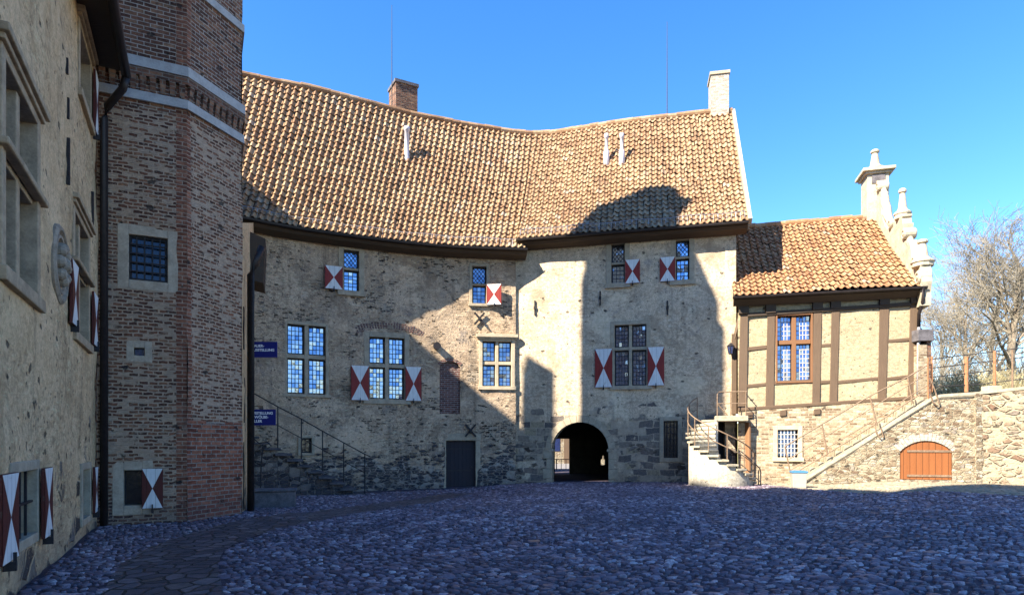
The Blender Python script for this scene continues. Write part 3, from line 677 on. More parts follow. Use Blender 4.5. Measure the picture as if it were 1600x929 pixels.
# cobbles: one dome per stone, all inside the courtyard sheet
def cobbles(name, region, sx, sy, mat, hgt, seed, keep, jitter=.3, fill=.52):
    r = np.random.default_rng(seed); x0, x1, y0, y1 = region
    gx, gy = np.meshgrid(np.arange(x0, x1, sx), np.arange(y0, y1, sy)); gx = gx + (np.arange(gx.shape[0])[:, None] % 2) * sx / 2
    # rows bend in shallow arcs, as laid by hand
    gy = gy + .35 * np.sin(gx * .5) + .06 * np.sin(gx * 2.1 + gy)
    x = (gx + r.normal(0, sx * jitter * .5, gx.shape)).ravel(); y = (gy + r.normal(0, sy * jitter * .5, gx.shape)).ravel()
    big = vnoise(x * .9, y * .9, 5) ; k = keep(x, y) & (r.random(x.shape) < .96); x, y, big = x[k], y[k], big[k]; n = len(x)
    K = 9; th = np.linspace(0, 2 * np.pi, K, endpoint=False)[None] + r.random((n, 1)) * .7
    size = r.lognormal(-.03, .30, (n, 1)); rx = sx * fill * size * r.uniform(.85, 1.2, (n, 1)); ry = sy * fill * size * r.uniform(.85, 1.15, (n, 1))
    rad = 1 + r.normal(0, .09, (n, K)); rot = r.normal(0, .35, (n, 1)); ct, st = np.cos(rot), np.sin(rot)
    ux = np.cos(th) * rad * rx; uy = np.sin(th) * rad * ry; dx = ux * ct - uy * st; dy = ux * st + uy * ct
    h = hgt * r.uniform(.55, 1.35, (n, 1)) * (1 + big[:, None] * .6); tx = r.normal(0, .10, (n, 1)); ty = r.normal(0, .10, (n, 1)); zb = gz(x, y)[:, None]
    rings = []
    for s_, q in ((1.0, -.02), (.95, .55), (.78, .90), (.42, 1.0)):
        vx, vy = dx * s_, dy * s_; zz = zb + (q * h if q > 0 else q) + (vx * tx + vy * ty) * (1 if q > 0 else 0) + (r.normal(0, .003, (n, K)) if q > 0 else 0)
        rings.append(np.stack([x[:, None] + vx, y[:, None] + vy, zz], -1))
    ctr = np.stack([x, y, zb[:, 0] + h[:, 0] * 1.02], -1)[:, None]
    V = np.concatenate(rings + [ctr], 1); S = V.shape[1]; V = V.reshape(-1, 3)
    j = np.arange(K); j2 = (j + 1) % K; quads = []
    for q in range(3): quads.append(np.stack([q * K + j, q * K + j2, (q + 1) * K + j2, (q + 1) * K + j], 1))
    quads = np.concatenate(quads); tris = np.stack([3 * K + j, 3 * K + j2, np.full(K, 4 * K)], 1)
    base = (np.arange(n) * S)[:, None, None]; Q = (quads[None] + base).reshape(-1); T = (tris[None] + base).reshape(-1)
    me = bpy.data.meshes.new(name); me.vertices.add(len(V)); me.vertices.foreach_set('co', V.ravel()); nq, nt = len(Q) // 4, len(T) // 3
    me.loops.add(len(Q) + len(T)); me.loops.foreach_set('vertex_index', np.concatenate([Q, T])); me.polygons.add(nq + nt)
    me.polygons.foreach_set('loop_start', np.concatenate([np.arange(nq) * 4, nq * 4 + np.arange(nt) * 3]))
    me.polygons.foreach_set('use_smooth', np.ones(nq + nt, bool)); me.update(calc_edges=True); me.validate()
    ca = me.color_attributes.new('tint', 'FLOAT_COLOR', 'POINT'); cc = np.ones((n, S, 4)); cc[:, :, 0] = r.random((n, 1)) ** 1.35; cc[:, :, 1] = r.random((n, 1)); ca.data.foreach_set('color', cc.ravel())
    me.materials.append(mat); o = bpy.data.objects.new(name, me); COL.objects.link(o); return struct(o)
def cob_mat(name, cols, rough=(.42, .75), dirt=(.085, .065, .08)):
    n = N(name); t = n.sep(n.attr('tint')); p = n.pos(); a = n.noise(p, 30, 5, .7); b = n.noise(p, .5, 5, .6)
    k = n.math('ADD', n.math('MULTIPLY', t[0], .8), n.math('MULTIPLY', n.math('SUBTRACT', b, .4), .6), clamp=True)
    c = n.ramp(k, cols); c = n.mix(n.math('MULTIPLY', n.step(a, .4, .62), .55), c, dirt); c = n.mix(n.math('MULTIPLY', n.step(n.noise(p, .22, 6, .7), .47, .62), .6), c, tuple(x * .9 for x in dirt)); n.b.inputs['Specular IOR Level'].default_value = .45
    return n.done(c, n.mixf(t[1], *rough), a, .35, .006)
M['cobble'] = cob_mat('river_cobble', [(0, (.07, .05, .066)), (.35, (.15, .112, .15)), (.6, (.255, .2, .245)), (.8, (.46, .385, .42)), (1, (.72, .63, .64))])
M['cobble_sunlit'] = cob_mat('sunlit_cobble', [(0, (.20, .165, .115)), (.5, (.30, .255, .18)), (1, (.38, .335, .255))], (.7, .9), (.24, .195, .135))  # pale warm copy of the cobbles, sunlight put into the colour

# sunlit ground strip by the right walls, its warm light put into sandy colours
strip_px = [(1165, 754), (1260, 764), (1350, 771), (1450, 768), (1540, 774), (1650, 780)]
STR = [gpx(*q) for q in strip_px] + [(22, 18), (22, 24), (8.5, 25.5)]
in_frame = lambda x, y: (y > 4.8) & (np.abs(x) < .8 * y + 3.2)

# ================================================================== MAIN HOUSE (two wings under one bent roof)
zL, zR, zRG = 9.4, 9.8, 16.4
eL = [(388, 340), (480, 357), (600, 373), (700, 383), (820, 388)]
D_ = lambda z, py: (z - EYE) * 1000 / (HY - py)
ptsL = [((px - CX) * D_(zL, py) / F, D_(zL, py)) for px, py in eL]; a0 = ptsL[0]; b0 = ptsL[1]
ptsL = [(a0[0] - (b0[0] - a0[0]) * 1.1, a0[1] - (b0[1] - a0[1]) * 1.25)] + ptsL
EL = smooth_curve(ptsL, 60)
eR = [(808, 373.5), (900, 366), (1000, 358.2), (1100, 350.4), (1169, 345)]
ER = smooth_curve([((px - CX) * D_(zR, py) / F, D_(zR, py)) for px, py in eR], 40)
rg = [(340, 106), (390, 120), (480, 138), (570, 160), (650, 181), (720, 194), (790, 206), (835, 210), (870, 208), (910, 201), (1000, 188), (1080, 180), (1143, 174)]
RG = smooth_curve([((px - CX) * D_(zRG, py) / F, D_(zRG, py)) for px, py in rg], 90)
CL = EL.offset(-.6); CR = ER.offset(-.6)
ruM = RG.u(836)
mh = thing('stone_house', 'long rendered stone house with a bent pantile roof, arched gateway and red and white shutters', 'house', (*CR.at(CR.u(907)), 0))
# openings and windows
opsL = []; opsR = []
def W(cv, ops, *a, **k):
    w_, o_ = window(mh, cv, *a, **k); ops.append(o_); return w_
W(CL, opsL, 449, 508, 509, 615, cols=2, trans=557, nx=4, mull=.15, surround=.13)
W(CL, opsL, 577, 527, 632, 623, cols=2, trans=571, nx=4, mull=.15, surround=.2)
W(CL, opsL, 537, 391, 561, 454, cols=1, trans=420, diamond_top=True, nx=3, mull=.09, surround=.2, pane_h=.15)
W(CL, opsL, 738, 416, 760, 474, cols=1, trans=444, diamond_top=True, nx=3, mull=.07, surround=.12, glass='glass_dark', pane_h=.15)
W(CL, opsL, 754, 533, 799, 603, cols=2, trans=567, nx=3, mull=.13, surround=.15, glass='glass_dark', stone='stone_lit', hood=(.12, .16, .13), sill=True)
W(CR, opsR, 955, 381, 976, 442, cols=1, trans=411, diamond_top=True, nx=3, mull=.08, surround=.2, pane_h=.15)
W(CR, opsR, 1056, 375, 1077, 437, cols=1, trans=402, diamond_top=True, nx=3, mull=.08, surround=.2, pane_h=.15)
W(CR, opsR, 960, 507, 1010, 602, cols=2, trans=544, nx=4, mull=.12, surround=.16, glass='glass_dark')
W(CR, opsR, 1037, 657, 1059, 715, cols=1, surround=.16, glass='glass_cellar', nx=1, pane_h=9, bars=(4, 6), sill=False)
W(CL, opsL, 470, 684, 487, 707, cols=1, surround=.1, glass='glass_cellar', nx=2, pane_h=.3, sill=False)
for q in ((507, 416, 535, 452), (548, 571, 576, 625), (633, 573, 658, 626)): shutter(mh, CL, *q, off=.06)
shutter(mh, CL, 761, 445, 784, 477, off=.06, swing=14, hinge=-1)
for q in ((977, 406, 1000, 443), (1031, 402, 1055, 440), (930, 545, 957, 605), (1012, 542, 1038, 602)): shutter(mh, CR, *q, off=.06)
# bricked-up doorway and cellar door in the left wing
def arched(cv, x0, y0, x1, y1, rise_px, **k):
    u0, u1, z0, z1 = cv.rect(x0, y0, x1, y1); D = cv.at((u0 + u1) / 2)[1]; rise = rise_px * D / F; h = (u1 - u0) / 2; r = (h * h + rise * rise) / (2 * rise)
    return dict(u0=u0, u1=u1, z0=z0, z1=z1 + .01, arch=((u0 + u1) / 2, z1 - rise, z1 - r, r), **k)
bd = arched(CL, 687, 564, 719, 646, 7, reveal=.10); opsL.append(bd)
fr = CL.fr((bd['u0'] + bd['u1']) / 2); hw = (bd['u1'] - bd['u0']) / 2; m = MB()
m.box(fr, -hw, hw, -.3, -.09, bd['z0'], bd['z1']); m.build('brick_infill', M['red_brick'], mh)
def voussoirs(cv, o, depth, n, off, mat, name='arch_ring', r_in=0, jit=.06, dep=.25):
    uc, zs, zc, r = o['arch']; r += r_in; h = (o['u1'] - o['u0']) / 2 + r_in; am = math.asin(min(1, h / r)); m = MB()
    for i in range(n):
        a0 = -am + 2 * am * i / n + .006; a1 = -am + 2 * am * (i + 1) / n - .006; rr = r + depth * (1 + rng.uniform(-jit, jit)); of = off + rng.uniform(0, .012)
        q = [(uc + r * math.sin(a0), zc + r * math.cos(a0)), (uc + r * math.sin(a1), zc + r * math.cos(a1)), (uc + rr * math.sin(a1), zc + rr * math.cos(a1)), (uc + rr * math.sin(a0), zc + rr * math.cos(a0))]
        m.hexa([cv.pt(u, z, -dep) for u, z in q] + [cv.pt(u, z, of) for u, z in q])
    return m.build(name, M[mat], mh if name != 'x' else None)
voussoirs(CL, bd, .12, 9, .012, 'red_brick')
# relieving arch of brick over the shuttered window
u0, u1, z0, z1 = CL.rect(558, 512, 660, 524); h = (u1 - u0) / 2
voussoirs(CL, dict(u0=u0, u1=u1, arch=((u0 + u1) / 2, z0, z0 + .28 - (h * h + .28 ** 2) / (2 * .28), (h * h + .28 ** 2) / (2 * .28))), .26, 26, .012, 'red_brick', jit=.15)
dd = op(CL, 697, 688, 743, 766); dd['z0'] -= .3; opsL.append(dd); fr = CL.fr((dd['u0'] + dd['u1']) / 2); hw = (dd['u1'] - dd['u0']) / 2
m = MB(); m.box(fr, -hw, hw, -.22, -.14, dd['z0'], dd['z1']); d_ = m.build('door', M['door_dark'], mh)
m = MB()
for z in (.25, .8): m.box(fr, -hw + .04, hw * .7, -.139, -.125, dd['z1'] - .05 - z * 1.8 * .9 + .1, dd['z1'] - z * 1.8 * .9 + .1)
m.tube([fr[0] + fr[1] * (hw - .14) + fr[2] * -.14 + fr[3] * (dd['z0'] + 1.25), fr[0] + fr[1] * (hw - .14) + fr[2] * -.08 + fr[3] * (dd['z0'] + 1.25)], .03); m.build('door_hinge', M['iron'], d_)
m = MB(); m.box(fr, -hw - .22, -hw - .002, -.2, .03, dd['z0'], dd['z1'] + .005); m.box(fr, hw + .002, hw + .2, -.2, .03, dd['z0'], dd['z1'] + .005); m.box(fr, -hw - .26, hw + .24, -.2, .035, dd['z1'] + .01, dd['z1'] + .3); m.build('door_surround', M['stone'], mh, bevel=.015)
# gateway
gw = arched(CR, 862, 659, 951, 760, 42, reveal=.5); gw['z0'] -= .4; opsR.append(gw)
voussoirs(CR, gw, .26, 15, .03, 'stone', dep=.45)
fr = CR.fr((gw['u0'] + gw['u1']) / 2); hw = (gw['u1'] - gw['u0']) / 2; m = MB(); zs = gw['arch'][1]
for s_ in (-1, 1):
    m = MB()
    for k in range(4):
        z = -.3 + k * (zs + .3) / 4; wd = .22 + .14 * (k % 2); a, b = sorted((s_ * (hw - .01), s_ * (hw + wd))); m.box(fr, a, b, -.45, .022 + .01 * (k % 2), z + .006, z + (zs + .3) / 4 - .006)
    a, b = sorted((s_ * (hw - .07), s_ * (hw + .2))); m.box(fr, a, b, -.45, .05, zs - .12, zs - .002)
    m.build('gate_jamb', M['stone'], mh, bevel=.02)
# side door under the curved stairs
sd = op(CR, 1119, 659, 1150, 752); sd['z0'] -= .3; opsR.append(dict(sd, reveal=.5))
wl = wall('wall', CL, CL.u(372), CL.u(806), -.8, lambda u: zL + .35, opsL, M['rubble'], mh, step=.13, amp=.03, seed=1)
wr = wall('wall', CR, CR.u(801), CR.u(1150), -.6, lambda u: zR + .35, opsR, M['render'], mh, step=.13, amp=.022, seed=5, uoff=40)
wr['label'] = 'smoother rendered wall around the arched gateway'
fr = CR.fr((sd['u0'] + sd['u1']) / 2); hw = (sd['u1'] - sd['u0']) / 2
m = MB(); m.box(fr, -hw - .1, hw + .1, -.62, -.52, sd['z0'], sd['z1'] + .1); m.build('door', M['door_dark'], mh)
# gate passage: side walls, vault, far wall with an open wicket
gz0 = -.5; u_g0, u_g1 = gw['u0'], gw['u1']; A0 = CR.pt(u_g0 - .12, 0, -.45); A1 = CR.pt(u_g1 + .12, 0, -.45); YF = 34.0
def px_at(px, D): return (px - CX) * D / F
m = MB(); B0 = Vector((A0.x - .2, YF, 0)); B1 = Vector((px_at(958, YF) + .35, YF, 0)); V_ = lambda p, z: Vector((p.x, p.y, z))
m.face([V_(A0, gz0), V_(B0, gz0), V_(B0, 2.9), V_(A0, 2.9)]); m.face([V_(A1, gz0), V_(B1, gz0), V_(B1, 2.9), V_(A1, 2.9)]); m.face([V_(A0, 2.9), V_(A1, 2.9), V_(B1, 2.9), V_(B0, 2.9)])
wx0, wx1, wz1 = px_at(867, YF), px_at(890, YF), EYE + .005 * YF; sx0, sx1, sz0, sz1 = px_at(939, YF), px_at(946, YF), EYE - .036 * YF, EYE - .027 * YF
def hole_wall(m, y, rects, x0, x1, z0, z1, th):
    X = sorted({x0, x1, *[r[0] for r in rects], *[r[1] for r in rects]}); Zz = sorted({z0, z1, *[r[2] for r in rects], *[r[3] for r in rects]})
    for a, b in zip(X, X[1:]):
        for c_, d in zip(Zz, Zz[1:]):
            xm, zm = (a + b) / 2, (c_ + d) / 2
            if any(r[0] < xm < r[1] and r[2] < zm < r[3] for r in rects): continue
            m.box((Vector((0, y, 0)), Vector((1, 0, 0)), Vector((0, 1, 0)), Vector((0, 0, 1))), a, b, 0, th, c_, d)
hole_wall(m, YF, [(wx0, wx1, gz0, wz1), (sx0, sx1, sz0, sz1), (sx0 + .08, sx1 - .06, sz1 - .01, sz1 + .2)], B0.x - .2, B1.x + .2, gz0, 3.0, .3)
# back half of the house: rear wall and the roof's far slope keep the passage and the rooms dark
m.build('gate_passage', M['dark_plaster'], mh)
m = MB()
ridge_n = 24
for i in range(ridge_n):
    ua, ub = RG.L * i / ridge_n, RG.L * (i + 1) / ridge_n; a, b = RG.pt(ua, zRG), RG.pt(ub, zRG); a2, b2 = RG.pt(ua, 9.6, -5.2), RG.pt(ub, 9.6, -5.2)
    m.face([a, b, b2, a2])
m.build('rear_roof_slope', M['tile'], mh)
m = MB()
for i in range(ridge_n):
    ua, ub = RG.L * i / ridge_n, RG.L * (i + 1) / ridge_n; xm = RG.pt((ua + ub) / 2, 0, -4.9).x; zb = 2.9 if 1.0 < xm < 7 else -1.4
    m.face([RG.pt(ua, zb, -4.9), RG.pt(ub, zb, -4.9), RG.pt(ub, 9.9, -4.9), RG.pt(ua, 9.9, -4.9)])
m.build('rear_wall', M['rubble'], mh)
# roofs
EA = lambda t: Vector((*EL.at(t * EL.L), zL)); RA = lambda t: Vector((*RG.at(t * (ruM + .25)), zRG))
EB = lambda t: Vector((*ER.at(t * ER.L), zR)); RB = lambda t: Vector((*RG.at(ruM + t * (RG.L - ruM)), zRG))
sagM = lambda t, v: .22 * math.sin(math.pi * v) + .04 * math.sin(9 * t) * math.sin(math.pi * v)
rfA = pantiles('roof', EA, RA, sagM, int(EL.L / .235), 26, 'tile', mh, seed=1)
rfB = pantiles('roof', EB, RB, sagM, int(ER.L / .235), 25, 'tile', mh, seed=2)
def ridge_caps(name, pts_fn, n, r, mat, parent):
    m = MB()
    for i in range(n):
        a, b = pts_fn(i / n), pts_fn((i + 1.08) / n); j = rng.gauss(0, .012); m.tube([a + Vector((0, 0, j - .01)), b + Vector((0, 0, j + .01))], [r, r * .9], 10)
        k = (rng.random(), rng.random(), 0); 
        for q in range(len(m.f) - 12, len(m.f)): m.c[q] = k
    return m.build(name, M[mat], parent)
ridge_caps('ridge_cap', lambda t: Vector((*RG.at(t * RG.L), zRG + .03)), 58, .15, 'tile', mh)
for cv, zz, u0, u1 in ((EL, zL, 0, EL.L + .1), (ER, zR, -.02, ER.L)):
    sweep_curve('eave', cv, [(-.02, -.10), (-.02, .0), (-.40, .44), (-.62, .30), (-.62, -.24), (-.5, -.30), (-.12, -.2)], u0, u1, M['eave'], mh, 50, lambda u, zz=zz: zz - .03)
    sweep_curve('gutter', cv, [(.0, -.02), (.015, -.09), (.07, -.125), (.125, -.09), (.14, -.02), (.125, -.02), (.11, -.08), (.07, -.105), (.03, -.08), (.015, -.02)], u0, u1, M['pipe_dark'], mh, 50, lambda u, zz=zz: zz - .0)
    m = MB(); us = np.linspace(max(u0, .1), u1 - .1, int((u1 - u0) / .16))
    q = [cv.pt(u, zz + .42 + .02 * math.sin(u * 3), -.16) for u in us]; m.tube(q, .012, 4); q2 = [p - Vector((0, 0, .15)) for p in q]; m.tube(q2, .008, 4)
    for k, u in enumerate(us): m.tube([cv.pt(u, zz + .16, -.13), q[k]], .006 if k % 4 else .013, 4)
    m.build('snow_guard', M['zinc'], mh)
# gable at the right end with its verge
c0 = CR.pt(CR.u(1150), 0); O, X, Y, Z = CR.fr(CR.u(1150)); apex = Vector((*RG.at(RG.L - .3), zRG - .2)); dg = (apex - c0); dg.z = 0; ga = dg.length; GI = dg.normalized(); GT = Vector((GI.y, -GI.x, 0))
m = MB(); gfr = (Vector((c0.x, c0.y, 0)), GI, GT, Z); m.prism(gfr, [(.0, -1), (10, -1), (10, 9.7), (ga, zRG - .15), (.0, zR + .3)], -.4, -.02); m.build('gable_wall', M['render'], mh, fix=True)
m = MB(); e0 = ER.pt(ER.L, zR + .02, 0); e1 = Vector((*RG.at(RG.L), zRG + .02)); d = (e1 - e0).normalized(); s_ = GT; n_ = s_.cross(d).normalized()
for sgn in (1,):
    m.hexa([e0 - n_ * .16, e1 - n_ * .16, e1 - n_ * .16 + s_ * .14, e0 - n_ * .16 + s_ * .14, e0 + n_ * .08, e1 + n_ * .08, e1 + n_ * .08 + s_ * .14, e0 + n_ * .08 + s_ * .14])
m.build('verge_board', M['stone'], mh)
# chimneys
def chimney(px0, px1, ytop, mat, back, cap):
    u0, u1 = RG.u(px0), RG.u(px1); uc = (u0 + u1) / 2; fr = RG.fr(uc); fr = (fr[0] + fr[2] * -back, *fr[1:]); D = fr[0].y; zt = EYE + (HY - ytop) * D / F; h = (u1 - u0) / 2
    m = MB(); m.box(fr, -h, h, -.5, .5, zRG - 1.5, zt - .12); c = m.build('chimney', M[mat], mh)
    m = MB(); m.box(fr, -h - .05, h + .05, -.55, .55, zt - .13, zt); m.box(fr, -h + .12, h - .12, -.36, .36, zt, zt + .05); m.build('chimney_cap', M[cap], c)
chimney(618, 652, 136, 'dark_brick', .45, 'dark_stone'); chimney(1110, 1138, 121, 'pale_brick', .3, 'stone')
def roof_pt(E, Rr, px, py):
    best = None
    for a in range(121):
        for b in range(61):
            t, v = a / 120, b / 60; p = E(t).lerp(Rr(t), v); p.z -= sagM(t, v); q = (CX + p.x / p.y * F - px) ** 2 + (HY - (p.z - EYE) / p.y * F - py) ** 2
            if best is None or q < best[0]: best = (q, p)
    return best[1]
for E, Rr, px, py, yt, pr in ((EA, RA, 637, 246, 196, [(.13, -.3), (.12, .0), (.10, .35), (.10, 1.25), (.13, 1.27), (.13, 1.42), (.02, 1.46)]), (EB, RB, 947, 257, 209, None), (EB, RB, 971, 255, 207, None)):
    p = roof_pt(E, Rr, px, py); hh = (py - yt) * p.y / F
    pr = pr or [(.13, -.4), (.125, hh * .42), (.07, hh * .5), (.07, hh * .85), (.095, hh * .86), (.095, hh), (.02, hh + .03)]
    m = MB(); m.lathe(p, [(r_, z * (hh / pr[-1][1] if pr[0][0] == .13 else 1)) for r_, z in pr], 14); m.build('vent_pipe', M['vent'], mh, smooth=True)
for px, yt, yb in ((613.5, 8, 170), (1042.5, 34, 186)):
    u = RG.u(px); p = RG.pt(u, zRG, -.1); zt = EYE + (HY - yt) * p.y / F; m = MB(); m.tube([p, p + Vector((0, 0, (zt - zRG) * .5)), Vector((p.x, p.y, zt))], [.022, .017, .009], 6); m.build('lightning_rod', M['iron'], mh)
# wall anchors
def anchor(cv, px, py, r, kind):
    u, z = cv.uz(px, py); fr = cv.fr(u, z); m = MB()
    if kind == 'x':
        for s_ in (1, -1):
            d = (fr[1] * s_ * .85 + fr[3]).normalized(); e = fr[2].cross(d); f2 = (fr[0] + fr[2] * (.07 if s_ > 0 else .10), d, fr[2], e); m.box(f2, -r, r, -.03, .03, -.036, .036)
        m.tube([fr[0] - fr[2] * .05, fr[0] + fr[2] * .16], .06, 8)
    else: m.box(fr, -.025, .025, .0, .06, -r, r); m.box(fr, -.045, .045, .03, .09, -.06, .06)
    m.build('wall_anchor', M['iron'], mh)
anchor(CL, 749, 498, .31, 'x'); anchor(CL, 735, 672, .33, 'x')
for q in ((836, 481, .3), (938, 466, .28), (1043, 481, .28)): anchor(CR, *q, 'i')
m = MB(); u, z = CL.uz(682, 541); m.tube([CL.pt(u, z, 0), CL.pt(u, z, .18)], .14, 12); m.tube([CL.pt(u, z, .18), CL.pt(u, z, .24)], [.15, .15], 12); m.build('floodlight', M['iron'], mh)

# ================================================================== STAIRS IN FRONT OF THE LEFT WING
wst = 1.25; CSL = CL.offset(wst); st = thing('stone_staircase', 'dark worn stone staircase with thin iron handrail climbing the left wing wall', 'stairs', (*CSL.at(CSL.u(500)), -.35))
tr = [(570, 771), (552, 762), (536, 753), (519, 744), (502, 735), (486, 726), (469, 717), (452, 708), (434, 699), (417, 690), (400, 681), (384, 672), (368, 663)]
body = MB()
for i, (px, py) in enumerate(tr):
    u, z = CSL.uz(px, py); un = CSL.u(tr[i + 1][0]) if i + 1 < len(tr) else u - .4; 
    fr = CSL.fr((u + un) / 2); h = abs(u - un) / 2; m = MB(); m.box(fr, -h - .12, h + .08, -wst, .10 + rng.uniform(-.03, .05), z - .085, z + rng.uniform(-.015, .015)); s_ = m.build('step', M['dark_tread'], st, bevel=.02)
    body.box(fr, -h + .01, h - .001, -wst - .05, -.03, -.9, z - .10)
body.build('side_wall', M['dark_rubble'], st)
def rail_line(cv, pts, off): return [cv.pt(*cv.uz(*q), off) for q in pts]
m = MB(); m.tube(rail_line(CSL, [(372, 598), (393, 612), (434, 635), (471, 654), (504, 673), (537, 691), (570, 709), (579, 713)], 0), .022, 6); m.tube(rail_line(CSL, [(372, 632), (393, 643), (434, 664), (471, 684), (504, 702), (537, 720), (570, 738)], 0), .016, 6)
rl = m.build('railing', M['iron'], st)
for x, y0, y1 in ((434, 635, 702), (471, 654, 720), (504, 673, 737), (537, 691, 754), (570, 709, 775)):
    m = MB(); m.tube(rail_line(CSL, [(x, y0), (x, y1)], 0), .021, 6); m.build('post', M['iron'], rl)
m = MB(); p = lambda x, y: Vector(((x - CX) * 19.6 / F, 19.6, EYE + (HY - y) * 19.6 / F))
m.tube([p(390, 690), p(396, 684), p(405, 692), p(418, 690), p(424, 696), (p(418, 700))], .02, 6); m.tube([p(391, 716), p(410, 728)], .018, 6); m.tube([p(411, 694), p(408, 728), p(407, 765)], .02, 6); m.build('near_handrail', M['iron'], st)
# stone block by the foot of the downpipe
x, y = gpx(428, 793); fr = (Vector((x, y, float(gz(x, y)))), Vector((.95, .3, 0)).normalized(), Vector((.3, -.95, 0)).normalized(), Vector((0, 0, 1)))
m = MB(); m.box(fr, -.66, .60, -.62, 0, -.1, .47); m.box(fr, -.70, .64, -.66, .04, .47, .55); o = m.build('stone_trough', M['dark_stone'], None, bevel=.03); tag(o, 'dark stone block with flat slab lid at the foot of the left staircase', 'stone block')

# ================================================================== PLASTERED HOUSE ON THE LEFT (its tall roofs, out of frame, shade the courtyard)
LD = Vector((.447, -.894, 0)).normalized(); LN = Vector((.894, .447, 0)).normalized(); LO = Vector((-8.5, 13.1, 0))
K = lambda k, w_, z: LO + LD * k - LN * w_ + Vector((0, 0, z))
LH = Curve([tuple(K(17, 0, 0))[:2], tuple(K(8, 0, 0))[:2], tuple(K(0, 0, 0))[:2]]); kk = lambda k: 17 - k
lh = thing('plastered_house', 'ochre plastered house close at the left edge with hooded stone windows and a carved roundel', 'house', K(5, 0, -.15))
opsH = []
def WH(k0, k1, z0, z1, **kw):
    w_, o_ = window(lh, LH, 0, 0, 0, 0, rect=(kk(k1), kk(k0), z0, z1), **kw); opsH.append(o_); return w_
WH(5.72, 7.25, 3.40, 5.56, cols=2, trans=4.62, mull=.15, surround=.16, depth=.2, nx=4, hood=(.12, .11, .09), stone='house_stone')
WH(1.25, 2.85, 3.42, 5.40, cols=2, trans=4.56, mull=.14, surround=.15, depth=.2, nx=4, hood=(.12, .11, .09), stone='house_stone')
WH(1.0, 2.3, 7.65, 8.78, cols=1, mull=.12, surround=.14, depth=.2, nx=4, hood=(.1, .12, .1), stone='house_stone')
for k, z, w_ in ((6.48, 4.60, 1.75), (2.05, 4.54, 1.8)):                   # drip mouldings across the transoms
    fr = LH.fr(kk(k)); m = MB(); m.box(fr, -w_ / 2 - .14, w_ / 2 + .14, -.02, .10, z, z + .08); m.build('drip_moulding', M['house_stone'], lh, bevel=.02)
WH(5.72, 6.95, .48, 1.26, cols=1, surround=.12, depth=.3, nx=1, pane_h=9, glass='glass_cellar', bars=(4, 2), sill=False, stone='stone')
WH(1.05, 2.0, .22, 1.10, cols=1, surround=.12, depth=.3, nx=1, pane_h=9, glass='glass_cellar', sill=False, stone='stone')
for k0, k1, z0, z1, sw, hg in ((7.02, 7.7, .38, 1.28, 0, 1), (5.15, 5.68, .38, 1.27, 0, -1), (.55, 1.0, .24, 1.12, 0, -1), (2.98, 3.6, 3.45, 4.45, 0, 1), (.52, 1.15, 3.45, 4.45, 0, -1), (.45, .95, 7.6, 8.75, 0, -1)):
    shutter(lh, LH, 0, 0, 0, 0, rect=(kk(k1), kk(k0), z0, z1), swing=sw, hinge=hg, off=.05, red='red_shaded')
wall('wall', LH, 0, LH.L, -.6, 9.05, opsH, M['left_plaster'], lh, step=.15, amp=.03, seed=21)
fr = LH.fr(kk(4.27)); c = fr[0] + Vector((0, 0, 4.17)); m = MB(); FX, FY, FZ = fr[1], fr[3], fr[2]
m.lathe(c - FZ * .03, [(.57, 0), (.57, .07), (.53, .10), (.49, .10), (.46, .05), (.43, .05), (.42, .085), (.38, .085), (.36, .02), (0.0001, .02)], 40, 0, FX, FY, FZ)
for k in range(8):
    a = k * math.pi / 4; q = c + (FX * math.cos(a) + FY * math.sin(a)) * .23; m.lathe(q + FZ * .01, [(.095, 0), (.09, .07), (.06, .12), (.001, .14)], 10, 0, FX, FY, FZ)
m.lathe(c, [(.13, .0), (.12, .09), (.07, .16), (.001, .17)], 14, 0, FX, FY, FZ); m.build('carved_roundel', M['roundel'], lh)
for k, z, r_ in ((3.7, 7.35, .12), (3.6, 6.75, .16), (3.55, 5.95, .36), (.85, 6.1, .32)):
    fr = LH.fr(kk(k), z); m = MB(); m.box(fr, -.025, .025, 0, .05, -r_, r_); m.build('wall_anchor', M['iron'], lh)
m = MB(); sec = [(.0, -.02), (.0, .22), (.52, .10), (.52, -.03)]
m.sweep([[K(k, -b, 9.05 + c) for b, c in sec] for k in (17, 8, .55)]); m.build('eave', M['eave'], lh, fix=True)
m = MB(); m.tube([K(17, -.56, 8.98), K(.5, -.56, 8.96)], .085, 10); m.tube([K(.58, -.56, 8.9), K(.5, -.5, 8.7), K(.12, -.2, 8.45), K(.03, -.13, 8.2), K(.03, -.13, -.3)], .075, 10); m.build('downpipe', M['pipe_dark'], lh, smooth=True)
m = MB(); lfr = (LO, LD, -LN, Vector((0, 0, 1)))                           # hidden tall roofs: main ridge, taller middle, tower block
def gabled(k0, k1, w0, w1, ze, wr_, zr, t=.0):
    sec = [(w0, ze), (wr_, zr), (w1, ze)]
    m.sweep([[LO + LD * k - LN * a + Vector((0, 0, c)) for a, c in sec] for k in (k0, k1)])
gabled(-14, .2, -.5, 12.4, 9.3, 6, 19.1); gabled(.2, 4.2, -.5, 12.4, 9.3, 6, 20.25); gabled(4.2, 6, -.5, 12.4, 9.3, 6, 21.4); gabled(6, 8, -.5, 12.4, 9.3, 6, 22.0)
m.build('roof', M['tile'], lh, fix=True)
m = MB(); m.box(lfr, -4.95, -4.0, 5.4, 6.4, 17, 21.75); m.build('chimney', M['dark_brick'], lh)
m = MB(); m.box(lfr, 8.02, 22, 3, 9.5, 8, 23.7); m.box(lfr, -14, 8, 11.5, 12.2, -1.4, 9.6); m.box(lfr, -14, -.3, .7, 1.2, -1.4, 9.2); m.box(lfr, 16.7, 17.3, .2, 12, -1.4, 9.2); m.build('upper_wall', M['left_plaster'], lh)

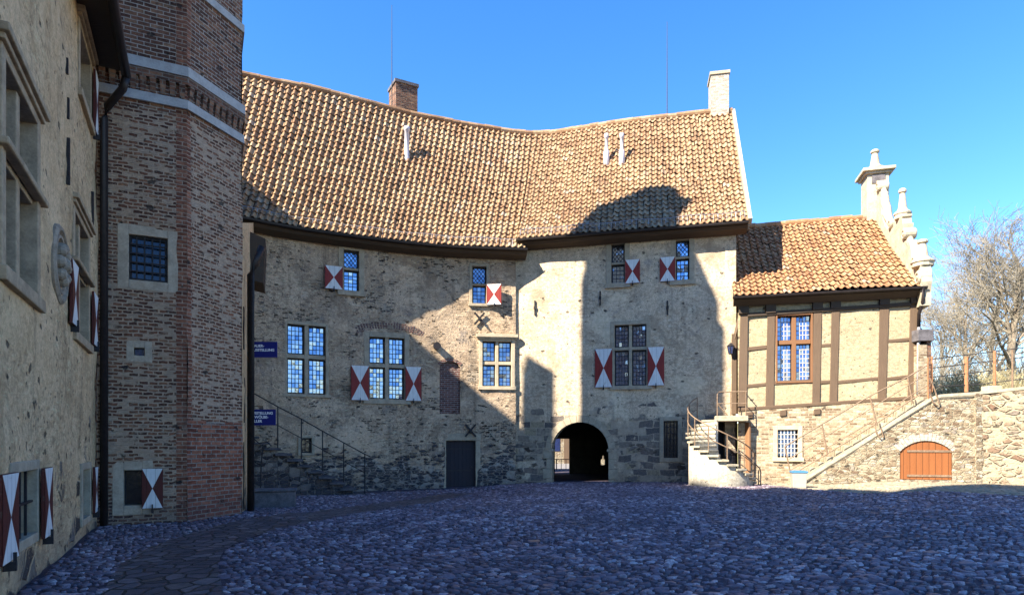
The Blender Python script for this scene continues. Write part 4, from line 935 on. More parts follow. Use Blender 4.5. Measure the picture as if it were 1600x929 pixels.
# ================================================================== BRICK STAIR TOWER
TA = Vector((-7.04, 13.86, 0)); sd_ = 1.65; dirs = []
ang = math.atan2(.438, .899)
V8 = [TA]
for k in range(7): a = ang + (k + 1) * math.pi / 4; V8.append(V8[-1] + Vector((math.cos(a), math.sin(a), 0)) * sd_)
prev = TA - Vector((math.cos(ang), math.sin(ang), 0)) * sd_                # V8[7] equals prev
tw = thing('brick_tower', 'octagonal stair tower of weathered dark brick with pale stone bands', 'tower', ((V8[0] + V8[4]) / 2))
ZT = 21.5; FL = Curve([tuple(prev)[:2], tuple(TA)[:2]]); FRt = Curve([tuple(TA)[:2], tuple(V8[1])[:2]])
opsT = []; 
w_, o_ = window(tw, FL, 201, 369, 262, 439, surround=.20, depth=.12, stone='tower_plaster', glass='glass_cellar', nx=1, pane_h=9, bars=(5, 5), sill=False, proud=.012); opsT.append(o_)
w_, o_ = window(tw, FL, 209, 543, 226, 555, surround=.14, depth=.12, stone='tower_plaster', glass='glass_dark', nx=1, pane_h=9, sill=False, casement=.02, proud=.01); opsT.append(o_)
w_, o_ = window(tw, FL, 193, 734, 222, 789, surround=.2, depth=.25, stone='tower_plaster', glass='glass_cellar', nx=1, pane_h=9, sill=False, casement=.03, proud=.015); opsT.append(o_)
shutter(tw, FL, 222, 731, 255, 793, off=.05, red='red_shaded')
wall('wall', FL, 0, FL.L, -.6, ZT, opsT, tower_mat('tower_brick', sd_ - .20, sd_ + 1, False), tw, step=.13, amp=.02, seed=31)
wall('wall', FRt, 0, FRt.L, -.6, ZT, [], tower_mat('tower_brick_red_foot', -1, .12, True), tw, step=.13, amp=.02, seed=37)
m = MB()
for k in range(1, 7): a, b = V8[k], V8[(k + 1) % 8]; m.face([Vector((a.x, a.y, -1)), Vector((b.x, b.y, -1)), Vector((b.x, b.y, ZT)), Vector((a.x, a.y, ZT))])
m.build('rear_wall', M['dark_brick'], tw)
TC = (V8[0] + V8[4]) / 2
def ring(z0, z1, proud, mat, name):
    m = MB(); s_ = 1 + proud / 1.907; rows = [TC + (v - TC) * s_ for v in V8]
    for k in range(8):
        a, b = rows[k], rows[(k + 1) % 8]; ai, bi = V8[k], V8[(k + 1) % 8]; U = lambda p, z: Vector((p.x, p.y, z))
        m.face([U(a, z0), U(b, z0), U(b, z1), U(a, z1)]); m.face([U(a, z1), U(b, z1), U(bi, z1 + .015), U(ai, z1 + .015)]); m.face([U(ai, z0), U(bi, z0), U(b, z0), U(a, z0)])
    return m.build(name, M[mat], tw)
ring(8.78, 8.97, .05, 'band_stone', 'stone_band'); ring(9.47, 9.68, .07, 'band_stone', 'stone_band'); ring(11.45, 11.63, .05, 'band_stone', 'stone_band')
ring(9.30, 9.465, .055, 'dark_brick', 'brick_band')
m = MB()                                                                   # corbel frieze of small bricks between the bands
for cv in (FL, FRt):
    n = 9
    for i in range(n):
        u = (i + .5) * cv.L / n; fr = cv.fr(u); m.hexa([fr[0] + fr[1] * a + fr[2] * b + fr[3] * z for a, b, z in ((-.045, -.02, 9.0), (.045, -.02, 9.0), (.045, .015, 9.0), (-.045, .015, 9.0), (-.06, -.02, 9.3), (.06, -.02, 9.3), (.06, .075, 9.3), (-.06, .075, 9.3))])
m.build('corbel_frieze', M['dark_brick'], tw)
# attic and roof of the tower: only their shadow on the tiles is seen
Pd = Vector((.574, -.819, 0)); Qd = Vector((.819, .574, 0)); m = MB(); tfr = (TC, Pd, Qd, Vector((0, 0, 1)))
m.prism(tfr, [(-1.95, ZT - .3), (1.93, ZT - .3), (1.93, ZT), (1.2, 23.2), (.9, 24.2), (.55, 25.4), (.1, 26.2), (-.35, 26.35), (-.9, 25.9), (-1.3, 24.9), (-1.75, 23.9), (-2.0, 23.6)], -1.6, 1.6); m.build('roof', M['tile'], tw, fix=True)
m = MB(); m.box(tfr, .42, .95, -.4, .4, 24, 26.6); m.build('chimney', M['dark_brick'], tw)

# ================================================================== LINK WALL BEHIND THE TOWER
LK = Curve([(-6.90, 16.3), (-7.25, 17.3), (-9.36, 23.3)]); lk = thing('link_building', 'narrow sliver of pale plaster wall with dark eaves between tower and left wing', 'building', (-7.4, 18, -.3))
wall('wall', LK, .1, LK.L, -.8, lambda u: 1.6 + .342 * LK.at(u)[1], [], M['left_plaster'], lk, step=.2, amp=.02, seed=41)
for px, y0, y1 in ((380.5, 480, 545), (381, 590, 660), (380, 690, 795)):
    u, z = LK.uz(px, y0); z2 = LK.uz(px, y1)[1]; fr = LK.fr(u); m = MB(); m.box(fr, -.1, .1, -.02, .02, z2, z); m.build('window_slit', M['void'], lk)
fr = LK.fr(LK.u(392.5)); m = MB(); m.hexa([fr[0] + fr[1] * a + fr[2] * b + fr[3] * z for a, b, z in ((-.9, -.3, 6.75), (.6, -.3, 6.75), (.6, .40, 6.6), (-.9, .40, 6.6), (-.9, -.3, 8.3), (.6, -.3, 8.3), (.6, .46, 8.0), (-.9, .46, 8.0))]); m.build('eave', M['eave'], lk, fix=True)
u = LK.u(382); m = MB(); m.tube([LK.pt(u, 7.0, .45), LK.pt(u, 6.5, .28), LK.pt(u, 6.2, .16), LK.pt(u, -.5, .16)], .095, 10); m.build('downpipe', M['pipe_dark'], lk, smooth=True)
# blue signs on brackets
def text_part(txt, size, o, X, Zd, Yn, parent, mat):
    cu = bpy.data.curves.new('lettering', 'FONT'); cu.body = txt; cu.size = size; cu.extrude = .002; cu.offset = .0035; cu.space_line = .95
    t = bpy.data.objects.new('lettering', cu); COL.objects.link(t); dg = bpy.context.evaluated_depsgraph_get(); me = bpy.data.meshes.new_from_object(t.evaluated_get(dg)); bpy.data.objects.remove(t)
    me.transform(Matrix(((X.x, Zd.x, Yn.x, 0), (X.y, Zd.y, Yn.y, 0), (X.z, Zd.z, Yn.z, 0), (0, 0, 0, 1)))); me.materials.clear(); me.materials.append(mat)
    return link('lettering', me, o, parent)
SD = 20.6; SX = Vector((1, .02, 0)).normalized(); SY = Vector((.02, -1, 0)).normalized(); SZ = Vector((0, 0, 1))
def sign(x0, x1, y0, y1, lines, label):
    q = SD / F; o = Vector(((x0 - CX) * q, SD, EYE + (HY - y1) * q)); fr = (o, SX, SY, SZ); wd, ht = (x1 - x0) * q, (y1 - y0) * q
    m = MB(); m.box(fr, 0, wd, -.015, .015, 0, ht); s_ = m.build('wall_sign', M['sign'], None, bevel=.004); tag(s_, label, 'sign', )
    for txt, x, y, size in lines: text_part(txt, size, o + SX * x + SY * .019 + SZ * y, SX, SZ, SY, s_, M['letter'])
    m = MB(); m.tube([o + SX * -.1 + SZ * (ht + .1), o + SX * (wd * .55) + SZ * (ht + .1), o + SX * (wd * .55) + SZ * ht], .012, 6); m.tube([o + SX * .08 + SZ * (ht + .1), o + SX * .08 + SZ * ht], .01, 6); m.build('bracket', M['iron'], s_)
sign(387, 433, 533.5, 558, [('DAUER-', .125, .33, .115), ('AUSSTELLUNG', .125, .20, .111)], 'blue sign lettered DAUER-AUSSTELLUNG, the upper one beside the tower downpipe')
sign(386, 430.5, 639, 664, [('AUSSTELLUNG', .10, .355, .111), ('GEWÖLBE-', .10, .225, .118), ('KELLER', .10, .095, .118)], 'blue sign lettered AUSSTELLUNG GEWÖLBE-KELLER, the lower one above the dark stairs')

# ================================================================== TIMBER-FRAMED HOUSE ON THE RIGHT
t0 = Vector((.353 * 24.0, 24.0, 0)); t1 = Vector((.635 * 22.5, 22.5, 0)); TD = (t1 - t0).normalized(); TI = Vector((-TD.y, TD.x, 0))
CT = Curve([tuple(t0)[:2], tuple((t0 + t1) / 2)[:2], tuple(t1)[:2]]); CTb = CT.offset(.07)
th = thing('timber_house', 'half-timbered brick annexe with orange pantile roof and a scrolled stone gable', 'house', ((t0 + t1) / 2))
opsB, opsI = [], []
w_, o_ = window(th, CTb, 1215, 671, 1247, 714, surround=.15, depth=.2, stone='stone_lit', glass='glass_dark', nx=1, pane_h=9, lead='lead_pale', bars=(6, 6), sill=True); opsB.append(o_)
zb0, zb1 = CT.uz(1165, 639)[1], CT.uz(1430, 620)[1]; ub0, ub1 = CT.u(1165), CT.u(1430); zbase = lambda u: zb0 + (zb1 - zb0) * (u - ub0) / (ub1 - ub0)
wall('base_wall', CTb, 0, CTb.L, -.6, zbase, opsB, M['base_brick'], th, step=.13, amp=.02, seed=51)
ti = dict(zip(('u0', 'u1', 'z0', 'z1'), CT.rect(1212, 490, 1270, 598))); ti['reveal'] = .2; opsI.append(ti)
wall('infill_wall', CT, 0, CT.L, 2.4, 7.2, opsI, M['infill'], th, step=.14, amp=.02, seed=57)
def beam(q, o0, o1, mat, name='timber_beam', parent=None, cv=CT):
    """q: four pixel corners (tl, tr, br, bl) on the front"""
    uz = [cv.uz(*p) for p in q]; m = MB(); m.hexa([cv.pt(u, z, o0) for u, z in uz] + [cv.pt(u, z, o1) for u, z in uz]); return m.build(name, M[mat], parent or th, bevel=.015)
for tl, tr, br, bl in (((1157, 484), (1169, 484), (1167, 637), (1153, 638)), ((1199, 490), (1211, 490), (1209, 634), (1196, 635)), ((1271, 486), (1284, 486), (1281, 629), (1269, 630)), ((1299, 484), (1312, 484), (1308, 627), (1296, 628)),
                       ((1374, 479), (1389, 478), (1384, 622), (1371, 623)), ((1422, 476), (1436, 475), (1431, 619), (1418, 620))):
    beam((tl, tr, br, bl), -.1, .045, 'timber', 'timber_post')
for a, b, y0, y1, h in ((1169, 1198, 545, 542, 6), (1167, 1197, 603, 600, 5), (1209, 1270, 598, 595, 6), (1283, 1298, 540, 539, 5), (1282, 1297, 597, 596, 5), (1309, 1372, 597, 591, 5), (1386, 1421, 533, 530, 5), (1385, 1419, 592, 588, 5)):
    beam(((a, y0 - h / 2), (b, y1 - h / 2), (b, y1 + h / 2), (a, y0 + h / 2)), -.1, .03, 'timber_h', 'timber_rail')
beam(((1153, 637), (1434, 618), (1434, 623), (1153, 642)), -.1, .10, 'timber_h', 'sill_beam')
beam(((1157, 468), (1437, 451), (1437, 459), (1157, 477)), -.12, .16, 'eave', 'wall_plate')
beam(((1168, 489), (1424, 472), (1424, 478), (1168, 495)), -.12, .09, 'eave', 'tie_beam')
for x, y in ((1162, 481), (1204, 480), (1277, 475), (1305, 473), (1381, 468), (1429, 465)): beam(((x - 8, y - 8), (x + 8, y - 9), (x + 8, y + 9), (x - 8, y + 10)), -.1, .14, 'eave', 'beam_end')
for x, y in ((1223, 645), (1276, 643), (1171, 648)): beam(((x - 5, y - 4), (x + 5, y - 5), (x + 5, y + 4), (x - 5, y + 5)), -.1, .13, 'timber_h', 'beam_end')
# mullioned window
u0, u1, z0, z1 = CT.rect(1212, 490, 1270, 598); w_, o_ = window(th, CT, 0, 0, 0, 0, rect=(u0 + .06, u1 - .06, z0 + .06, z1 - .06), cols=2, trans=CT.uz(1241, 534)[1], mull=.15, surround=.06, depth=.2, stone='mullion', glass='glass_dark', lead='lead_pale', nx=4, pane_h=.16, casement=.03, sill=False, proud=.05)
# roof
e0 = Vector((.347 * 23.6, 23.6, 6.97)); e1 = Vector((.6365 * 22.1, 22.1, 6.97)); r0 = e0 + TI * 5.3 + Vector((0, 0, 4.15)); r1 = e1 + TI * 5.3 + Vector((0, 0, 4.15))
ET = lambda t: e0.lerp(e1, t); RT = lambda t: r0.lerp(r1, t)
pantiles('roof', ET, RT, lambda t, v: .10 * math.sin(math.pi * v) + .03 * math.sin(7 * t), 25, 18, 'tile_new', th, amp=.065, lift=.05, seed=3)
ridge_caps('ridge_cap', lambda t: RT(min(t, 1.0)) + Vector((0, 0, .04)), 14, .14, 'tile_new', th)
rb0 = e0 + TI * 10.6; rb1 = e1 + TI * 10.6; m = MB(); m.face([r0, r1, rb1, rb0]); m.build('rear_roof_slope', M['tile_new'], th)
EC = Curve([tuple(e0 - TD * .05)[:2], tuple(e1 + TD * .22)[:2]])
sweep_curve('gutter', EC, [(.0, -.03), (.015, -.09), (.07, -.125), (.125, -.09), (.14, -.03), (.12, -.03), (.11, -.08), (.07, -.10), (.03, -.08), (.015, -.03)], 0, EC.L, M['pipe_dark'], th, 8, lambda u: 6.97)
sweep_curve('eave', EC, [(-.02, -.12), (-.02, -.02), (-.42, .25), (-.42, -.28), (-.3, -.30)], .05, EC.L - .2, M['eave'], th, 8, lambda u: 6.95)
m = MB(); q = lambda px, py, D: Vector(((px - CX) * D / F, D, EYE + (HY - py) * D / F)); m.tube([q(1443, 449, 22), q(1442, 470, 22.05), q(1436, 490, 22.3), q(1435.5, 512, 22.35)], .06, 8, 0); m.build('downpipe', M['pipe_dark'], th, smooth=True)
m = MB(); m.tube([q(1435.5, 511, 22.3), q(1434, 616, 22.3)], .05, 8); m.build('downpipe_foot', M['zinc'], th, smooth=True)
# side wall and scrolled gable
m = MB(); gf = (Vector((t1.x, t1.y, 0)), TI, TD, Vector((0, 0, 1))); m.prism(gf, [(0, -.5), (10.4, -.5), (10.4, 7), (5.3, 10.9), (0, 7)], -.3, -.02); m.build('side_wall', M['infill'], th, fix=True)
half = [(-.45, 6.75), (-.56, 7.1), (-.52, 7.45), (-.42, 7.62), (-.42, 7.74), (.2, 7.76), (.32, 7.9), (.42, 8.2), (.5, 8.5), (.66, 8.78), (.9, 8.96), (1.16, 9.02), (1.3, 9.14), (1.34, 9.34), (1.26, 9.52), (1.22, 9.68), (1.4, 9.74), (1.44, 9.95), (1.38, 10.0), (1.38, 10.08), (2.42, 10.1), (2.42, 10.0),
        (2.5, 9.94), (2.85, 9.98), (3.2, 10.12), (3.5, 10.36), (3.75, 10.68), (3.93, 11.05), (4.05, 11.45), (4.1, 11.8), (4.2, 11.98), (4.38, 12.06), (4.46, 12.25), (4.4, 12.42), (4.5, 12.55), (4.62, 12.6)]
AX = 5.1; poly = [(-.45, 6.3)] + half + [(2 * AX - a, z) for a, z in half[::-1]] + [(2 * AX + .45, 6.3)]
m = MB(); m.prism(gf, poly, -.08, .24)
gb = m.build('scrolled_gable', M['gable_stone'], th, fix=True, bevel=.02)
for a, z, r_ in ((2.72, 10.14, .2), (4.28, 12.2, .22), (1.12, 9.26, .21), (.1, 7.98, .17), (-.3, 7.3, .25)):
    for s_ in (1, -1):
        aa = AX + s_ * (a - AX); m = MB(); m.lathe(gf[0] + TI * aa + Vector((0, 0, z)) + TD * -.15, [(r_ * .3, -.02), (r_ * .35, .03), (r_ * .55, .03), (r_ * .6, -.01), (r_ * .85, -.01), (r_, .04), (r_, .38), (r_ * .85, .42), (r_ * .3, .44)], 16, 0, TI, Vector((0, 0, 1)), TD); m.build('volute', M['gable_stone'], gb, smooth=False)
for pts, rs in (([(2.9, 10.05), (3.15, 10.35), (3.4, 10.5), (3.6, 10.85), (3.68, 11.1), (3.85, 11.35), (3.9, 11.65), (4.05, 11.9), (4.1, 12.1)], [.06, .17, .13, .22, .15, .21, .12, .17, .08]), ([(.45, 8.0), (.6, 8.35), (.72, 8.6), (.95, 8.9), (1.05, 9.15)], [.07, .16, .12, .18, .08]), ([(1.5, 8.2), (1.62, 8.6), (1.7, 9.0), (1.75, 9.4), (1.78, 9.8)], [.06, .13, .1, .14, .06])):
    for s_ in (1, -1):
        m = MB(); m.tube([gf[0] + TI * (AX + s_ * (a - AX)) + Vector((0, 0, z)) + TD * (.0 if k % 2 else .1) for k, (a, z) in enumerate(pts)], rs, 9); o = m.build('carved_ornament', M['gable_stone'], gb, smooth=True); sb = o.modifiers.new('round', 'SUBSURF'); sb.levels = sb.render_levels = 1
m = MB(); m.box(gf, AX - .48, AX + .48, -.42, .40, 10.2, 12.95); m.box(gf, AX - .53, AX + .53, -.48, .48, 10.72, 10.82); m.build('gable_pier', M['gable_stone'], gb, bevel=.015)
m = MB(); m.box(gf, AX - .57, AX + .57, -.52, .52, 12.90, 13.0); m.box(gf, AX - .68, AX + .68, -.62, .62, 13.0, 13.13); m.build('gable_cornice', M['gable_stone'], gb, bevel=.015)
m = MB(); m.box(gf, AX - .512, AX - .49, -.25, .25, 12.5, 12.86); m.build('niche_shade', M['dark_stone'], gb)  # dark plate on the pier face stands for the shade inside a recess
def finial(a, z, h, r):
    m = MB(); c = gf[0] + TI * a + TD * (0 if a == AX else .08) + Vector((0, 0, z)); m.lathe(c, [(r * 1.7, -.02), (r * 1.7, h * .10), (r * 1.9, h * .13), (r * 1.9, h * .18), (r * 1.2, h * .26), (r * .95, h * .34), (r * .6, h * .80), (r * .55, h * .83), (r * .85, h * .86), (r * .9, h * .92), (r * .6, h * .98), (.001, h)], 12); m.build('finial', M['gable_stone'], gb, smooth=False)
finial(AX, 13.12, 1.0, .2); finial(1.9, 10.08, 1.15, .16); finial(2 * AX - 1.9, 10.08, 1.15, .16); finial(-.15, 7.72, .95, .2); finial(2 * AX + .15, 7.72, .95, .2)
# timber porch post and landing door between the two houses
cm_ = CR.pt(CR.u(1147), 0, .12)
def slab(px0, px1, py0, py1, D, dep, mat, name, par, dz=(0, 0)):
    m = MB(); k = D / F; fr = (Vector((0, D, 0)), Vector((1, -.1, 0)).normalized(), Vector((-.1, -1, 0)).normalized(), Vector((0, 0, 1)))
    m.box(fr, (px0 - CX) * k, (px1 - CX) * k, -dep, 0, EYE + (HY - py1) * k, EYE + (HY - py0) * k); return m.build(name, M[mat], par)
pf = CR.fr(CR.u(1143)); zt_ = lambda y: EYE + (HY - y) * 24.2 / F
m = MB(); m.box((pf[0], pf[1], pf[2], pf[3]), .0, .17, -.05, .10, zt_(646), zt_(520)); m.build('timber_post', M['timber'], th)
m = MB(); a_ = pf[0] + pf[1] * .1 + Vector((0, 0, zt_(528))) + pf[2] * .05; b_ = pf[0] + pf[1] * .42 + Vector((0, 0, zt_(470))) + pf[2] * .05; m.tube([a_, b_], .07, 4); m.build('timber_brace', M['timber'], th)
m = MB(); m.box(pf, .19, .46, -.12, -.02, zt_(646), zt_(500)); m.build('door', M['door_brown'], th)
# wall lantern
u, z = CR.uz(1141, 548); z -= 0; fr = CR.fr(u, z); c = fr[0] + fr[2] * .22; m = MB()
m.tube([fr[0], fr[0] + fr[2] * .2 + Vector((0, 0, .28)), c + Vector((0, 0, .22))], .018, 6); m.lathe(c + Vector((0, 0, -.02)), [(.02, .30), (.13, .20), (.15, .18), (.14, .16)], 6); m.lathe(c, [(.075, -.16), (.085, -.14), (.08, -.13)], 6)
for k in range(6): a = k * math.pi / 3; m.tube([c + Vector((math.cos(a) * .13, math.sin(a) * .13, .15)), c + Vector((math.cos(a) * .08, math.sin(a) * .08, -.14))], .012, 4)
ln = m.build('wall_lantern', M['iron'], None); tag(ln, 'small black wall lantern on the sunlit render beside the timber house', 'lantern')
m = MB(); m.lathe(c, [(.072, -.13), (.12, .14)], 6); m.build('lamp_glass', M['glass_dark'], ln)

# ================================================================== CURVED STAIRS
cs = thing('curved_staircase', 'limewashed curved stone staircase with thin rusty railing beside the timber house', 'stairs', (7.7, 23, 0))
CC = Vector((px_at(1126, 22.95), 22.95, 0)); zland = EYE + (HY - 648) * 23.0 / F; NS = 15; zg = float(gz(CC.x, CC.y - 1.3)); a_st, a_en = R(-18), R(-258); Ro = 1.16; rise = (zland - zg) / (NS + 1)
def arc(a, r, z): return CC + Vector((math.cos(a) * r, math.sin(a) * r, z))
drum = MB()
for i in range(NS):
    a0 = a_st + (a_en - a_st) * i / NS; a1 = a_st + (a_en - a_st) * (i + 1) / NS; z = zg + rise * (i + 1); m = MB(); e = .06
    Ri = .2 if i > 3 else .22
    q = [(a0 + .05, Ri), (a0 + .05, Ro + e), ((a0 + a1) / 2, Ro + e), (a1, Ro + e), (a1, Ri)]
    m.sweep([[arc(a, r_, z - .075) for a, r_ in q], [arc(a, r_, z) for a, r_ in q]]); s_ = m.build('step', M['tread_lit'], cs, fix=True, bevel=.012)
    q = [(a0, .18), (a0, Ro - .05), ((a0 + a1) / 2, Ro - .05), (a1, Ro - .05), (a1, .18)]
    drum.sweep([[arc(a, r_, zb) for a, r_ in q] for zb in (-.3, z - .078)])
    if i >= 9:   # open risers above the drum are kept shallow
        pass
drum.build('drum_wall', M['lime_stair'], cs, fix=True)
lf = CR.fr(CR.u(1136)); m = MB(); m.box(lf, -.50, .66, -.05, 1.0, zland - .2, zland); m.build('landing', M['tread_lit'], cs, bevel=.02)
m = MB(); m.box(lf, -.52, -.36, -.05, .45, -.2, zland - .205); m.build('landing_pier', M['lime_stair'], cs)
m = MB(); dfr = (lf[0] + lf[1] * .46 + lf[2] * .05, (lf[1] * .35 + lf[2] * .94).normalized(), (lf[1] * .94 - lf[2] * .35).normalized(), lf[3]); m.box(dfr, 0, .80, -.03, .03, .08, zland - .24); m.build('open_door', M['door_brown'], cs)
def hel(t, h): 
    a = a_st + (a_en - a_st) * t; return arc(a, Ro - .02, zg + rise * (1 + t * NS) + h)
m = MB(); ts = np.linspace(-.04, .93, 30); top = [hel(t, .86) for t in ts]
m.tube([hel(-.04, -.1)] + [hel(-.04, .6)] + top, .022, 6); m.tube([hel(t, .42) for t in ts], .018, 6)
lp = lambda a, b, z: lf[0] + lf[1] * a + lf[2] * b + lf[3] * (zland + z)
m.tube([lp(-.42, .98, -.0), lp(-.42, .98, .80), lp(-.36, .98, .88), lp(.60, .98, .88), lp(.60, .1, .88)], .022, 6); m.tube([lp(-.42, .98, .45), lp(.6, .98, .45), lp(.6, .1, .45)], .018, 6); m.tube([lp(-.42, .98, .45), lp(-.05, .98, .0)], .02, 6)
rl = m.build('railing', M['rail'], cs)
for t in (.08, .2, .33, .46, .58, .7, .82, .93): m = MB(); m.tube([hel(t, -.1), hel(t, .86)], .02, 6); m.build('post', M['rail'], rl)
for a in (.05, .58): m = MB(); m.tube([lp(a, .98, 0), lp(a, .98, .88)], .02, 6); m.build('post', M['rail'], rl)
# short free-standing railing at the foot of the curved stairs
m = MB(); p = lambda px, py, D=22.6: Vector(((px - CX) * D / F, D, EYE + (HY - py) * D / F))
m.tube([p(1158, 705), p(1176, 720), p(1187, 731), p(1188.5, 737), p(1188.5, 757)], .022, 6); m.tube([p(1158, 725), p(1177, 742), p(1188, 752)], .018, 6)
for x, y0, y1 in ((1172, 735, 755), (1178, 722, 757), (1185, 734, 757)): m.tube([p(x, y0), p(x, y1)], .02, 6)
o = m.build('foot_railing', M['iron'], cs)

# ================================================================== RETAINING WALL AND ITS STAIRS
c_ = CT.offset(1.15, 0, 6.5); k0 = c_.pt(c_.u(1228), 0); k1 = c_.pt(c_.u(1531), 0); k2 = k1 + Vector((.80, -.60, 0)) * 8
CS = Curve([tuple(k0)[:2], tuple((k0 + k1) / 2)[:2], tuple(k1)[:2]]); CS2 = Curve([tuple(k1)[:2], tuple((k1 + k2) / 2)[:2], tuple(k2)[:2]])
rw = thing('retaining_wall', 'sunlit rough field stone retaining wall with an arched orange door', 'wall', (k0 + k1) / 2)
tp = [(1228, 766), (1262, 746), (1300, 722), (1340, 697), (1400, 658), (1440, 633), (1456, 623), (1470, 618), (1531, 614)]
tpu = [CS.uz(*q) for q in tp]; ztop_s = lambda u: float(np.interp(u, [a for a, b in tpu], [b for a, b in tpu]))
rd = arched(CS, 1406, 688, 1488, 749, 17, reveal=.22)
wall('wall', CS, 0, CS.L, -.5, ztop_s, [rd], M['retaining'], rw, step=.12, amp=.035, seed=61)
z2 = CS2.uz(1533, 613)[1]; z3 = CS2.uz(1600, 606)[1]; ua, ub = CS2.u(1533), CS2.u(1600)
wall('wall', CS2, 0, CS2.L, -.5, lambda u: z2 + (z3 - z2) * min(1.4, (u - ua) / (ub - ua)), [], M['boulder'], rw, step=.14, amp=.045, seed=67, uoff=20)['label'] = 'boulder section at the right end of the retaining wall'
sweep_curve('coping', CS, [(-.34, -.02), (-.34, .05), (.05, .05), (.06, -.04), (.03, -.10)], .35, CS.L, M['tread_lit'], rw, 60, ztop_s)
sweep_curve('coping', CS2, [(-.4, -.03), (-.4, .05), (.05, .05), (.05, -.05)], 0, CS2.L, M['tread_lit'], rw, 8, lambda u: z2 + (z3 - z2) * min(1.4, (u - ua) / (ub - ua)))
vr = voussoirs(CS, rd, .24, 17, .015, 'pale_brick', name='x', jit=.12); vr.name = 'arch_ring'; vr.parent = rw; vr.location = WORLD[vr.name if vr.name in WORLD else 'x'] - WORLD[rw.name]
fr = CS.fr((rd['u0'] + rd['u1']) / 2); hw = (rd['u1'] - rd['u0']) / 2; uc, zs, zc, r_ = rd['arch']; r_ -= .012; dpoly = [(-hw + .012, rd['z0'] + .01), (hw - .012, rd['z0'] + .01)] + [(r_ * math.sin(a), zc + r_ * math.cos(a)) for a in np.linspace(math.asin((hw - .012) / r_), -math.asin((hw - .012) / r_), 15)]
m = MB(); m.prism(fr, dpoly, -.10, -.03); d_ = m.build('arched_door', M['door_orange'], rw, fix=True)
for z in (rd['z0'] + .10, zs - .02): m = MB(); m.box(fr, -hw + .22, hw + .05, -.028, -.005, z, z + .07); m.build('strap_hinge', M['rail'], d_)
m = MB(); m.box((k1, Vector((1, 0, 0)), Vector((0, 1, 0)), Vector((0, 0, 1))), -.16, .12, -.05, .3, -.5, z2 - .02); m.build('quoin', M['retaining'], rw)
ss = thing('straight_staircase', 'straight sunlit stone stair with slanting rusty railing up the retaining wall', 'stairs', (k0 + k1) / 2)
u_a, u_b = CS.u(1243), CS.u(1452); n = 15; zA = float(gz(*CS.at(u_a))); zB = ztop_s(u_b) + .06
for i in range(n):
    u = u_a + (u_b - u_a) * i / n; un = u_a + (u_b - u_a) * (i + 1) / n; z = zA + (zB - zA) * (i + 1) / n; fr = CS.fr((u + un) / 2); h = (un - u) / 2
    m = MB(); m.box(fr, -h - .02, h + (.3 if i == n - 1 else 0), -1.02, -.345, max(-.4, z - .9), z); m.build('step', M['tread_lit'], ss, bevel=.012)
RO = -.06
m = MB(); rail = lambda pts, r: m.tube([CS.pt(*CS.uz(*q), RO) for q in pts], r, 6)
rail([(1227, 697), (1285, 662), (1360, 618), (1420, 588), (1451, 569)], .024); rail([(1233, 717), (1290, 682), (1364, 636), (1421, 601), (1451, 583)], .016)
rail([(1236, 734), (1292, 700), (1368, 655), (1424, 617), (1452, 600)], .016); rail([(1238, 741), (1294, 708), (1370, 661), (1426, 623), (1452, 609)], .022); rail([(1254, 692), (1290, 671)], .012)
for q in ([(1366, 660), (1368, 676), (1374, 684), (1379, 682), (1375, 668)], [(1452, 616), (1456, 628), (1463, 634), (1466, 630), (1460, 612), (1452, 592)]): m.tube([CS.pt(*CS.uz(*p_), .09) for p_ in q], .022, 6)
rl = m.build('railing', M['rail'], ss)
for a, b in (((1227, 697), (1239, 757)), ((1285, 662), (1294, 713)), ((1360, 618), (1371, 664)), ((1419, 588), (1427, 630)), ((1451, 558), (1451, 622))):
    m = MB(); m.tube([CS.pt(*CS.uz(*a), RO), CS.pt(*CS.uz(*b), RO)], .026, 6); m.build('post', M['rust' if a[0] == 1451 else 'rail'], rl)
fe = thing('iron_fence', 'low fence of rusty iron posts and thin rails on top of the retaining wall', 'fence', k1 + Vector((0, 0, 3)))
FC = Curve([tuple(CS.pt(CS.u(1453), 0, -.25))[:2], tuple(CS.pt(CS.L, 0, -.3))[:2], tuple(CS2.pt(CS2.L, 0, -.3))[:2]])
m = MB()
for ya, yb, yc in ((561, 552, 541), (575, 566, 556), (589, 581, 572), (604, 600, 590)): m.tube([FC.pt(*FC.uz(1454, ya)), FC.pt(*FC.uz(1529, yb)), FC.pt(*FC.uz(1612, yc))], .017, 6)
rl = m.build('fence_rail', M['iron'], fe)
for x, y0, y1, r_, k in ((1456, 556, 612, .03, 'rust'), (1510, 557, 612, .06, 'rust'), (1554, 548, 610, .045, 'rust'), (1582, 546, 607, .03, 'rail'), (1604, 540, 606, .03, 'rail')):
    m = MB(); m.tube([FC.pt(*FC.uz(x, y0)), FC.pt(*FC.uz(x, y1))], r_, 8); m.build('fence_post', M[k], fe)
m = MB(); m.box((FC.pt(FC.u(1549), 0), Vector((1, 0, 0)), Vector((0, 1, 0)), Vector((0, 0, 1))), -.2, .25, -.15, .2, z2 - .05, z2 + .22); m.build('post_base', M['stone_lit'], fe, bevel=.02)
